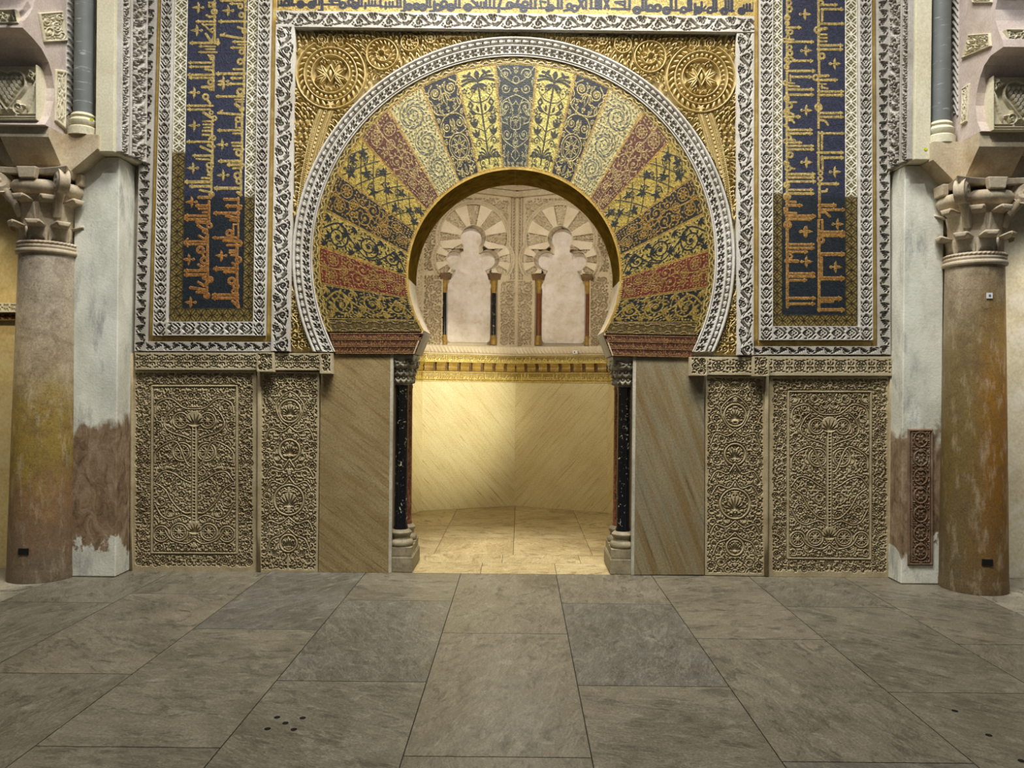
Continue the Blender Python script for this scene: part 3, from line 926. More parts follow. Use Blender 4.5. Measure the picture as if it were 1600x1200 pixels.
KR = [('1215 0 9.231', '''v 140 10 380 34;o 168 45 36;o 172 135 42;o 140 258 38;o 140 340 32;h 400 130 330 34;o 185 465 36;s 130 440 150 500 40;o 150 540 28;o 102 582 30;s 125 570 230 572 28;h 606 100 510 36;v 136 600 1300 34;o 172 690 36;o 180 770 38;o 132 862 36;s 195 835 260 880 36;h 880 230 500 36;s 150 935 195 890 30;o 130 965 34;h 1026 130 530 36;h 1112 190 480 36;s 185 1090 185 1175 26;f 400 206;f 415 732;
v 592 0 100 36;o 620 42 40;h 72 600 850 36;v 592 115 860 34;h 136 640 940 36;s 645 130 645 310 30;h 346 600 950 36;o 575 435 44;s 620 425 700 412 46;h 500 600 710 28;h 550 600 710 28;h 600 600 710 28;h 656 600 930 36;h 716 580 930 36;o 640 812 44;s 592 770 592 850 30;f 830 920;v 600 880 1080 34;o 552 1122 42;s 600 1100 730 1094 40;h 1156 560 850 36'''),
 ('1215 120 9.231', '''o 115 90 34;s 160 92 240 98 26;s 160 132 310 145 30;h 186 130 510 36;h 262 130 510 36;o 130 316 38;h 370 130 270 28;o 172 420 40;f 420 486;o 130 512 42;s 180 525 230 545 30;h 580 100 320 36;s 130 620 210 625 44;s 200 620 240 665 28;s 100 700 150 740 40;h 770 130 490 36;h 820 130 490 36;o 160 880 38;o 112 932 30;s 190 905 250 920 34;h 952 130 340 32;h 1000 130 510 32;h 1050 130 510 36;o 180 1130 42;v 132 0 1300 34;
v 592 60 330 34;s 620 105 700 112 26;s 630 150 720 172 26;s 640 110 640 170 22;h 216 590 940 36;h 266 590 940 36;o 590 442 48;v 592 340 740 34;h 526 600 930 36;h 582 590 940 36;s 620 628 690 640 34;s 690 640 725 690 34;s 592 800 592 1060 32;s 642 800 642 1050 30;h 818 620 950 32;h 1096 580 940 36;s 592 1130 592 1250 32;s 642 1150 642 1250 30;h 1172 630 940 36'''),
 ('1215 240 9.231', '''o 185 25 38;o 125 145 38;o 152 215 42;s 200 215 245 222 30;h 300 130 530 38;h 348 130 520 36;h 406 130 540 36;o 130 456 42;h 526 160 500 32;h 578 130 510 40;o 136 620 48;h 700 130 260 36;h 750 130 340 38;s 100 790 105 860 30;s 150 860 265 864 36;h 905 130 530 44;h 950 130 480 32;o 145 1030 50;v 136 0 1300 34;f 420 128;f 420 1126;
s 592 20 592 240 32;s 648 60 648 240 30;s 592 240 648 240 16;h 60 630 940 36;o 620 284 34;o 616 365 36;h 440 590 870 40;v 604 420 920 36;s 640 552 705 545 34;s 705 545 712 515 28;h 750 600 830 46;h 812 600 960 36;s 610 845 690 850 34;s 690 850 750 905 34;f 830 266;f 870 1020;s 592 960 592 1250 30;s 646 960 646 1120 30;s 592 958 646 958 18;h 1140 640 960 44;h 1188 600 950 32'''),
 ('1215 360 8.571', '''v 130 -20 1030 36;f 370 20;h 190 120 480 32;h 240 120 480 36;h 290 150 390 32;o 165 350 32;s 110 410 270 414 44;f 390 420;h 580 140 490 32;h 620 140 490 32;h 670 140 380 32;h 910 130 495 36;h 985 130 490 32;s 130 1000 170 1000 20;
h 24 560 890 36;h 72 560 890 36;o 580 130 44;v 556 0 1080 34;h 320 560 880 48;s 590 370 590 620 32;f 780 492;h 645 560 875 50;h 915 560 840 46;s 560 955 740 955 34;h 1065 550 880 40'''),
]
KT = [('430 0 6.154', '''o 1565 70 30;s 1530 15 1530 100 24;s 1530 105 1490 108 20;s 1488 -40 1488 60 20;s 1460 -40 1460 62 20;o 1420 70 28;o 1360 62 28;s 1285 66 1500 66 16;o 1285 66 28;s 1245 -10 1245 100 22;s 1245 100 1215 104 18;s 1205 -40 1205 62 20;s 1175 -40 1175 62 20;s 1130 18 1130 64 18;s 1100 18 1100 64 18;s 1064 24 1064 80 20;s 1030 64 1210 64 18;s 1012 -40 1012 60 20;s 962 10 962 52 18;s 932 10 932 52 18;s 902 0 902 52 18;s 880 52 1024 54 18;s 868 30 866 80 20;s 832 -40 832 56 20;s 804 -40 804 56 20;o 770 52 28;o 728 22 26;s 690 54 840 56 18;o 650 50 28;s 620 -40 620 44 18;s 470 42 640 44 18;s 520 8 610 8 16;s 520 8 560 36 16;s 450 -40 450 100 24;s 448 100 420 100 18;s 424 -40 424 46 18;o 352 46 28;s 392 -40 392 46 18;s 372 -40 372 46 16;s 280 46 400 46 18;o 245 42 28;s 180 42 300 42 18;s 162 -40 162 42 20;s 136 -40 136 42 20;o 110 30 24;s 40 52 180 48 20;s 60 10 60 50 18;s 22 10 22 64 20'''),
 ('680 0 6.154', '''s 1592 -40 1592 80 24;s 1545 -40 1545 80 22;s 1500 -40 1500 80 22;s 1490 80 1600 80 18;s 1450 -40 1450 80 20;s 1430 -10 1375 80 22;s 1380 -10 1425 80 22;o 1340 80 28;o 1290 58 24;s 1305 90 1240 102 20;s 1215 -40 1215 78 22;s 1182 -40 1182 78 22;o 1112 74 26;s 1090 78 1222 78 18;o 1085 84 22;s 1088 -40 1088 80 20;s 1000 76 1090 78 18;s 1010 12 1060 20 20;s 1010 12 1020 70 16;s 962 -40 962 76 22;s 920 -40 920 76 22;o 850 84 28;o 866 38 26;s 820 76 970 78 18;s 740 50 820 56 40;s 800 -10 780 50 24;o 718 50 28;s 700 80 640 84 20;s 612 60 612 120 22;s 640 -20 610 70 22;s 566 -40 566 76 20;s 526 -40 526 76 20;s 490 -40 490 74 20;s 560 76 720 78 18;s 360 70 540 72 20;s 470 20 470 70 18;s 440 20 440 70 18;s 405 20 405 70 18;s 355 5 425 70 24;o 315 70 30;s 270 74 340 72 18;s 232 -40 232 70 22;s 196 -40 196 70 22;o 150 70 30;s 120 72 240 72 18;o 86 38 28;s 110 70 60 92 18;o 24 70 30'''),
 ('930 0 6.154', '''s 1525 30 1525 104 22;s 1486 40 1486 102 20;s 1456 40 1456 102 20;s 1428 50 1428 102 18;s 1380 104 1530 102 20;o 1408 106 28;s 1312 -40 1312 104 24;s 1282 -40 1282 100 20;s 1254 -40 1254 100 20;o 1240 108 28;s 1200 102 1330 104 18;s 1162 -40 1162 106 22;s 1136 -40 1136 104 20;o 1106 98 26;s 1080 120 1170 104 18;s 1022 20 1022 100 20;o 990 98 28;s 960 40 960 150 24;s 958 150 930 156 18;s 960 100 1060 100 18;s 920 -40 920 98 22;s 894 -40 894 98 20;o 850 96 26;s 820 118 930 98 18;s 1030 100 1060 60 16;s 776 -10 776 96 20;s 730 -40 730 96 24;s 650 96 820 98 20;o 685 102 30;o 600 76 30;o 530 74 26;s 500 108 620 100 20;s 486 -40 486 96 22;s 456 -40 456 96 22;o 402 98 30;s 360 90 490 96 18;s 330 -40 330 88 22;s 284 10 284 84 20;s 190 20 284 14 18;s 190 20 270 50 18;s 160 84 310 88 20;s 130 -10 90 80 22;s 88 -10 132 80 22;s 30 -40 30 84 22;s 10 -40 10 82 20'''),
]

# ------------------------------------------------------------------ the setting
def box_obj(name, a, b, mat, kind=None, parent=None):
    o = MB().box(a, b).build(name, mat, parent)
    return tag(o, kind=kind)


def flagstones(name, quads, mat, z, seed):
    """one floor mesh; every flagstone a slab of its own with a tone of its own"""
    rng = random.Random(seed)
    v, f, t = [], [], []
    for (pts, tone) in quads:
        b = len(v); sd = rng.random(); rt = rng.random()
        for p in pts: v.append((p[0], p[1], z)); t.append((sd, tone, rt, 1))
        f.append([b, b + 1, b + 2, b + 3])
        for i in range(4):
            b2 = len(v)
            p, q = pts[i], pts[(i + 1) % 4]
            v += [(p[0], p[1], z), (q[0], q[1], z), (q[0], q[1], z - .03), (p[0], p[1], z - .03)]
            t += [(sd, tone, rt, 1)] * 4
            f.append([b2 + 1, b2, b2 + 3, b2 + 2])
    return tag(np_mesh(name, np.array(v), np.array(f), mat, None, np.array(t), None, False), kind='structure')


def fdepth(y):                                  # distance on the floor at pixel row y of the middle column
    return HCAM * FPX / (y - PY0) - DIST


XJ = [-3.62, -2.83, -2.035, -1.25, -0.4695, 0.314, 1.098, 1.893, 2.68, 3.47]
ROWS = [[983, 1110], [948, 1110, 1300], [933, 1059, 1300], [987, 1173], [940, 1067, 1330], [990, 1183], [942, 1070, 1300], [995, 1186], [944, 1076, 1300], [1000, 1140], [950, 1100, 1300]]
TONES = {(3, 0): .85, (4, 1): .82, (5, 1): .3, (6, 1): .84, (6, 2): .55, (3, 1): .5, (7, 1): .35, (7, 2): .8, (9, 2): .9, (5, 0): .45, (4, 0): .6}
q = []
xs = [-7.5, -5.2, -4.41] + XJ + [4.26, 5.05, 7.5]
rngf = random.Random(7)
for i in range(len(xs) - 1):
    k = i - 2
    rows = ROWS[k] if 0 <= k < len(ROWS) else [950 + 40 * (i % 3), 1100]
    ys = [0.0] + [fdepth(y) for y in rows]
    while ys[-1] > -8.5: ys.append(ys[-1] - rngf.uniform(1.0, 1.6))
    for j in range(len(ys) - 1):
        g = 0.0028
        x0, x1, y1, y0 = xs[i] + g, xs[i + 1] - g, ys[j] - (g if j else -.02), ys[j + 1] + g
        q.append(([(x0, y0), (x1, y0), (x1, y1), (x0, y1)], 1.0 if (k < 1 or k > 9) else TONES.get((k, j), rngf.uniform(.1, .7))))
floor = flagstones('floor', q, M['floor'], 0.0, 3)
tag(box_obj('floor_bed', (-7.5, -8.6, -.2), (7.5, .03, -.006), M['grout']), kind='structure')
for px, py in ((433, 1121), (473, 1122), (446, 1130), (418, 1139), (459, 1140), (1492, 1111), (1545, 1149), (1596, 1189)):
    r = ray(px, py); d = HCAM / -r[1]
    tag(MB().lathe([(.014, .0005), (.014, .0015)], (r[0] * d, d - DIST), (r[0] * d, d - DIST), 0, 1, 14).build('drain_shade_disc', M['dark'], floor))  # thin black disc on the floor, the hole's shade as colour

# niche floor: sill courses between the jambs, then flagstones to the back corner
def fl(px, py):
    r = ray(px, py); d = HCAM / -r[1]
    return (float(r[0] * d), float(d - DIST))


g = .0022
yA, yB, yC = 0.0, fl(800, 880)[1], fl(800, 867)[1]
q = []
for a, b, x0s in ((yA, yB, [-1.1, fl(752, 889)[0], fl(868, 889)[0], 1.0]), (yB, yC, [-1.1, fl(785, 873)[0], fl(905, 873)[0], 1.0])):
    for i in range(len(x0s) - 1):
        q.append(([(x0s[i] + g, a + g), (x0s[i + 1] - g, a + g), (x0s[i + 1] - g, b - g), (x0s[i] + g, b - g)], rngf.random()))
xm = fl(803, 840)[0]
xl0, xl1 = fl(678, 866)[0], fl(710, 797)[0]
xr0, xr1 = fl(925, 866)[0], fl(897, 798)[0]
yb1, yb2 = fl(803, 823)[1], 3.7
for a, b, k in ((yC, fl(803, 841)[1], 0), (fl(803, 841)[1], yb1, 1), (yb1, yb2, 2)):
    for x0, x1 in ((-1.75, xl0), (xl0, xm), (xm, xr0), (xr0, 1.7)):
        q.append(([(x0 + g, a + g), (x1 - g, a + g), (x1 - g, b - g), (x0 + g, b - g)], rngf.random()))
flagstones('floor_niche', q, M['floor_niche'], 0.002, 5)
tag(box_obj('floor_niche_bed', (-1.8, .031, -.2), (1.8, 3.8, -.004), M['grout']), kind='structure')

# facade masonry with the horseshoe opening
def L(px, py, Y=0.0):
    p = at(px, py, Y); return (float(p[0]), float(p[2]))


def mir(p): return (2 * XC - p[0], p[1])


ICX, ICY, IR = 803.0, 430.0, 165.5               # intrados circle, in pixels on the wall
arch_l = [L(ICX - IR * math.cos(t), ICY + IR * math.sin(t)) for t in np.radians(np.linspace(31.7, -89.2, 40))]
jamb_l = [(L(609, 800)[0], 0.0), L(609, 553), L(648, 553), L(661, 521)]
half = jamb_l + arch_l
outline = [(-3.2, 0.0)] + half + [mir(p) for p in reversed(half)] + [(3.1, 0.0), (3.1, 5.2), (-3.2, 5.2)]
wall = MB().prism(outline, lambda p: (p[0], .03, p[1]), lambda p: (p[0], .47, p[1])).build('wall_back', M['wallcore'])
tag(wall, kind='structure')
tag(box_obj('wall_left', (-7.5, .03, 0), (-3.2, .3, 5.2), M['plaster_warm']), kind='structure')
tag(box_obj('wall_right', (3.1, .03, 0), (7.5, .3, 5.2), M['plaster_pale']), kind='structure')

# ------------------------------------------------------------------ dado: carved panels, plain slabs, friezes
def frame_rect(c, x0, y0, x1, y1, w, gap=1.2):
    c.vine([(x0, y0), (x1, y0), (x1, y1), (x0, y1), (x0, y0)], w, gap=gap)


def mirror_half(c):
    return np.concatenate([c.f, c.f[:, -2::-1]], 1)


def wide_panel(seed):
    W, H = 194.0, 314.0
    c = Cv(W / 2, H)
    arabesque(c, 6, 4, 30, 306, 3.6, 6.0, seed, 1.05)
    arabesque(c, 29, 4, 97, 24, 3.6, 6.0, seed + 1, 1.05, 400)
    arabesque(c, 29, 285, 97, 306, 3.6, 6.0, seed + 2, 1.05, 400)
    arabesque(c, 33, 27, 97, 283, 4.0, 9.0, seed + 3, 1.05, 1500)
    c.f = 1 - c.f
    m = W / 2
    for y, x, r in ((127, 78, 14), (78, 76, 12), (252, 74, 13), (255, 46, 12)):
        c.disc(x, y, r + 2.4); c.ring(x, y, r + 2.0, 1.3, cut=True); c.ring(x, y, r - 1.8, 1.2, cut=True)
        for k in range(8): c.leaf(x + r * .25 * math.cos(k * PI / 4), y + r * .25 * math.sin(k * PI / 4), k * PI / 4, r * .5, 2.6, cut=True)
        for k in range(8): c.disc(x + r * .62 * math.cos(k * PI / 4 + .4), y + r * .62 * math.sin(k * PI / 4 + .4), .8, cut=True)
    for pts in ([(97, 150), (86, 146), (70, 112), (50, 116), (37, 128), (36, 144)],
                [(97, 112), (84, 104), (60, 96), (50, 84), (56, 68), (66, 58)],
                [(97, 178), (80, 170), (64, 160), (48, 158), (36, 172)],
                [(97, 220), (82, 222), (64, 206), (52, 186), (38, 176)],
                [(97, 236), (80, 226), (60, 232), (46, 226), (36, 208)],
                [(97, 262), (84, 270), (62, 264), (52, 250)],
                [(97, 60), (80, 58), (60, 44), (40, 50), (36, 66)]):
        c.vine(bez(pts), 2.3, gap=.9)
    c.seg(m, 84, m, 238, 11, cut=True); c.seg(m, 86, m, 236, 7)
    for y in range(90, 236, 5): c.disc(m, y, 1.4, cut=True)
    c.disc(m, 76, 13); c.disc(m, 246, 11)
    for k in range(7): c.leaf(m, 86, -PI / 2 - 1.2 + k * .4, 18, 2.2, cut=True); c.leaf(m, 254, -PI / 2 - 1.2 + k * .4, 14, 2.0, cut=True)
    c.line([(31, 24), (97, 24)], 6, cut=True); c.line([(31, 285), (97, 285)], 6, cut=True); c.line([(31, 24), (31, 285)], 6, cut=True)
    c.line([(97, 24), (31, 24), (31, 285), (97, 285)], 3.0)
    c.seg(2, -5, 2, H + 5, 5); c.seg(0, 1.2, 97, 1.2, 3.0); c.seg(0, H - 3, 97, H - 3, 7)
    return mirror_half(c), W, H


def bez(p, n=5):
    """Catmull-Rom through the points"""
    q = [p[0]] + list(p) + [p[-1]]
    out = []
    for i in range(1, len(q) - 2):
        a, b, c_, d = q[i - 1], q[i], q[i + 1], q[i + 2]
        for k in range(n):
            t = k / n
            out.append(tuple(0.5 * (2 * b[j] + (c_[j] - a[j]) * t + (2 * a[j] - 5 * b[j] + 4 * c_[j] - d[j]) * t * t + (3 * b[j] - a[j] - 3 * c_[j] + d[j]) * t ** 3) for j in (0, 1)))
    return out + [p[-1]]


def narrow_panel(seed):
    W, H = 92.0, 306.0
    c = Cv(W / 2, H); m = W / 2
    arabesque(c, 3, 3, 46, 302, 3.6, 8.0, seed, 1.05, 1700)
    c.f = 1 - c.f
    for y, r in ((196, 23), (262, 13), (60, 17), (120, 16)):
        c.line(arc(m, y, r, PI / 2, PI * 1.5), 5.6, cut=True); c.line(arc(m, y, r, PI / 2, PI * 1.5), 2.8)
        c.disc(m, y, r * .5)
        for k in range(9): c.leaf(m, y + r * .42, -PI / 2 - 1.4 + k * .35, r * .9, 2.0, cut=True)
    for pts in ([(46, 30), (36, 36), (24, 52), (32, 74), (46, 84)], [(46, 84), (34, 92), (16, 88), (8, 104)], [(46, 140), (34, 150), (18, 146), (8, 160)],
                [(46, 160), (36, 172), (20, 168), (10, 182)], [(46, 222), (32, 232), (16, 228), (8, 242)], [(46, 240), (34, 250), (20, 256), (12, 274)]):
        c.vine(bez(pts), 2.1, gap=.9)
    c.line([(m - 8, 146), (m, 134), ], 5, cut=True); c.line([(m - 8, 146), (m, 134)], 2.4)
    c.seg(1.6, -5, 1.6, H + 5, 3.2); c.seg(0, 1.6, W, 1.6, 3.2); c.seg(0, H - 2, W, H - 2, 5)
    return mirror_half(c), W, H


def carved_panel(name_lab, F, W, H, corners, fieldrect, Y=.018):
    t = thing('carved_dado_panel', name_lab, 'carved panel', at((corners[3][0] + corners[2][0]) / 2, corners[3][1], Y))
    mp = quad_map(*corners, Y=Y)
    if fieldrect is None:
        relief('carved_field', F, mp, -.020, M['dado'], t, skirt=-.045, nrm=(0, 1, 0))
        return t
    ny, nx = F.shape
    x0, y0, x1, y1 = fieldrect
    ii = np.linspace(0, W, nx)[None, :]; jj = np.linspace(0, H, ny)[:, None]
    ins = (ii >= x0) & (ii <= x1) & (jj >= y0) & (jj <= y1)
    i0, i1 = int(x0 / W * (nx - 1)), int(x1 / W * (nx - 1)); j0, j1 = int(y0 / H * (ny - 1)), int(y1 / H * (ny - 1))
    mk = np.zeros(F.shape, bool); mk[j0:j1 + 1, i0:i1 + 1] = True
    mo = np.ones(F.shape, bool); mo[j0 + 1:j1, i0 + 1:i1] = False
    relief('carved_field', F, mp, .022, M['dado'], t, mask=mk)
    relief('carved_border', F, mp, .022, M['dado'], t, mask=mo, skirt=.010)
    return t


def plain_panel(F, W, H, corners, lab, Y=.018):
    t = thing('carved_dado_panel', lab, 'carved panel', at((corners[3][0] + corners[2][0]) / 2, corners[3][1], Y))
    ny, nx = F.shape
    a = int(4 / W * nx)
    mk = np.zeros(F.shape, bool); mk[a:-a, a:-a] = True
    mo = np.ones(F.shape, bool); mo[a + 1:-a - 1, a + 1:-a - 1] = False
    mp = quad_map(*corners, Y=Y)
    relief('carved_field', F, mp, .022, M['dado'], t, mask=mk)
    relief('plain_margin', F, mp, .022, M['dado'], t, mask=mo, skirt=.010)
    return t


Fw, Ww, Hw = wide_panel(11)
carved_panel('wide carved marble panel left of the doorway, a stem with paired rings up its middle', Fw, Ww, Hw, ((208, 579), (402, 579), (402, 893), (207, 892)), (31, 24, 163, 285))
Fw2, _, _ = wide_panel(47)
carved_panel('wide carved marble panel right of the doorway, finer and flatter vine carving', Fw2, Ww, Hw, ((1201, 588), (1390, 588), (1389, 902), (1200, 900)), (31, 24, 163, 285))
Fn, Wn, Hn = narrow_panel(23)
plain_panel(Fn, Wn, Hn, ((409, 580), (500, 581), (497, 893), (405, 893)), 'narrow carved marble panel between the left wide panel and the plain veined slab')
Fn2, _, _ = narrow_panel(71)
plain_panel(Fn2, Wn, Hn, ((1102, 587), (1194, 588), (1194, 899), (1101, 898)), 'narrow carved marble panel between the right plain slab and the right wide panel')


def slab(name, lab, corners, mat, Y=0.0, back=.03, flipu=False):
    W = abs(corners[1][0] - corners[0][0]); H = abs(corners[2][1] - corners[1][1])
    F = np.ones((24, 14), np.float32)
    P = quad_map(*corners, Y=Y)
    o = relief(name, F, P, .001, mat, None, skirt=back - Y, smooth=False, tc=lambda U, V: np.stack([(-U if flipu else U) * W * .00526, (1 - V) * H * .00526, 0 * U], -1))
    origin_to(o, [float(v) for v in at((corners[3][0] + corners[2][0]) / 2, corners[3][1], Y)])
    return tag(o, lab, 'marble slab')


slab('marble_slab', 'plain brown marble slab with oblique veins, left of the doorway', ((502, 554), (611, 554), (611, 895), (498, 894)), M['slab_l'], -.004)
slab('marble_slab', 'plain greyish marble slab with cloudy veins and a thin crack, right of the doorway', ((990, 557), (1100, 558), (1100, 898), (990, 898)), M['slab_r'], -.004)

# thin upright mouldings between the dado slabs
for k, (a, b, y0, y1) in enumerate(((403, 408.5, 580, 893), (1195, 1200.5, 588, 900), (205, 208, 552, 892), (1390, 1394, 560, 902))):
    o = relief('trim_%d' % (k + 1), np.ones((6, 4), np.float32), quad_map((a, y0), (b, y0), (b - 1, y1), (a - 1, y1), Y=-.01), .012, M['dado'], None, skirt=.03)
    tag(o, kind='structure')


def frieze(lab, bx, fx, yt, yb, yblock, left):
    t = thing('dado_frieze', lab, 'frieze', at((fx[0] + fx[1]) / 2, yb, 0))
    W = yb - yt
    F = tiled(t_fret(W, W * 1.08).f, abs(fx[1] - fx[0]), W * 1.08).T
    relief('frieze_band', F, quad_map((fx[0], yt), (fx[1], yt + .4), (fx[1], yb + .4), (fx[0], yb), Y=-.008), .026, M['frieze'], t, skirt=.034)
    w, h = abs(bx[1] - bx[0]), yblock - yt
    c = Cv(w, h)
    arabesque(c, 2, 2, w - 2, h - 2, 4, 7, int(bx[0]), 1.2, 200); c.f = 1 - c.f
    c.line([(1, 1), (w - 1, 1), (w - 1, h - 1), (1, h - 1), (1, 1)], 2.4)
    relief('bracket_block', c.f, quad_map((bx[0], yt), (bx[1], yt), (bx[1], yblock), (bx[0], yblock), Y=-.068), .028, M['frieze'], t, skirt=.09)
    return t


frieze('long carved frieze over the left wide panel, with a square end block', (403, 428), (213, 403), 551, 578, 581, True)
frieze('short carved frieze over the left narrow panel, with a square end block', (501, 519), (428.5, 501), 552, 578.5, 584, True)
frieze('short carved frieze over the right narrow panel, with a square end block', (1078, 1104), (1104, 1176), 558, 586, 587, False)
frieze('long carved frieze over the right wide panel, with a square end block', (1176, 1200), (1200, 1392), 557, 587, 588, False)

# ------------------------------------------------------------------ inscription panels and their frames
def lx(a, b, y): return a + (b - a) * y / 530.0


LEFT = dict(leaf=((227, 247), (214, 232)), gold=((247.5, 255.5), (233.5, 241.5)), dia=((256, 273.5), (242, 263.5)), circ=((274, 293.5), (264, 284)),
            blue=((294, 387), (284.5, 377.5)), circ2=((387.5, 406), (378, 397)), dia2=((406.5, 426), (397.5, 416.5)), gold2=((426.5, 433.5), (417, 426)), alf=((434, 463), (426.5, 454)),
            yb=dict(blue=482, circ=503, dia=525, gold=533.5, leaf=549))
RIGHT = dict(leaf=((1368, 1386), (1370, 1388)), gold=((1359, 1367), (1361, 1369)), dia=((1339.5, 1358.5), (1340, 1360.5)), circ=((1320.5, 1339), (1321, 1339.5)),
             blue=((1223, 1320), (1223, 1320.5)), circ2=((1206, 1222.5), (1205.5, 1222.5)), dia2=((1185, 1205.5), (1185, 1205)), gold2=((1177, 1184), (1176, 1184)), alf=((1149, 1176), (1151, 1175)),
             yb=dict(blue=492, circ=510, dia=532, gold=541, leaf=554.5))
YT = -34.0


def span(d, key, y):
    (a0, b0), (a1, b1) = d[key]
    return lx(a0, a1, y), lx(b0, b1, y)


def vband(name, d, key, yb, tile, P, depth, mat, parent, Y, skirt=.035, yt=YT, cols=None):
    x0, x1 = span(d, key, yt); x2, x3 = span(d, key, yb)
    F = tiled(tile, yb - yt, P)
    C = None
    if cols is not None: C = cols(F, np.linspace(yt, yb, F.shape[0]))
    return relief(name, F, quad_map((x0, yt), (x1, yt), (x3, yb), (x2, yb), Y=Y), depth, mat, parent, cols=C, skirt=skirt)


def hband(name, xa, xb, y0, y1, tile, P, depth, mat, parent, Y, skirt=.035, sl=0.0, cols=None):
    F = tiled(tile, xb - xa, P).T
    C = cols(F, None) if cols is not None else None
    return relief(name, F, quad_map((xa, y0), (xb, y0 + sl), (xb, y1 + sl), (xa, y1), Y=Y), depth, mat, parent, cols=C, skirt=skirt)


TD, TL_, TC = t_diamond(), t_leafy(), t_circles()
TC_l, TC_q = TC


def dilate(f, n=1):
    for _ in range(n):
        g_ = f.copy()
        g_[1:] = np.maximum(g_[1:], f[:-1]); g_[:-1] = np.maximum(g_[:-1], f[1:]); g_[:, 1:] = np.maximum(g_[:, 1:], f[:, :-1]); g_[:, :-1] = np.maximum(g_[:, :-1], f[:, 1:])
        f = g_
    return f


def circ_cols(qt, change):
    """the renewed lower part of the border is browner, its lines dark"""
    def f(F, ys):
        horiz = ys is None
        A = F.T if horiz else F
        k = A.shape[0]
        Q = np.tile(qt, (int(math.ceil(k / qt.shape[0])) + 1, 1))[:k]
        up = paint((104, 94, 54, .3), (Q, (60, 44, 24), .2), (A, (222, 218, 200), 0), seed=3)
        lo = paint((112, 96, 48, .5), (Q, (84, 64, 24), .4), (A, (40, 30, 14), .1), seed=4)
        if horiz: return np.swapaxes(lo, 0, 1)
        w = np.clip((ys - change) / 4.0, 0, 1)[:, None, None]
        return up * (1 - w) + lo * w
    return f


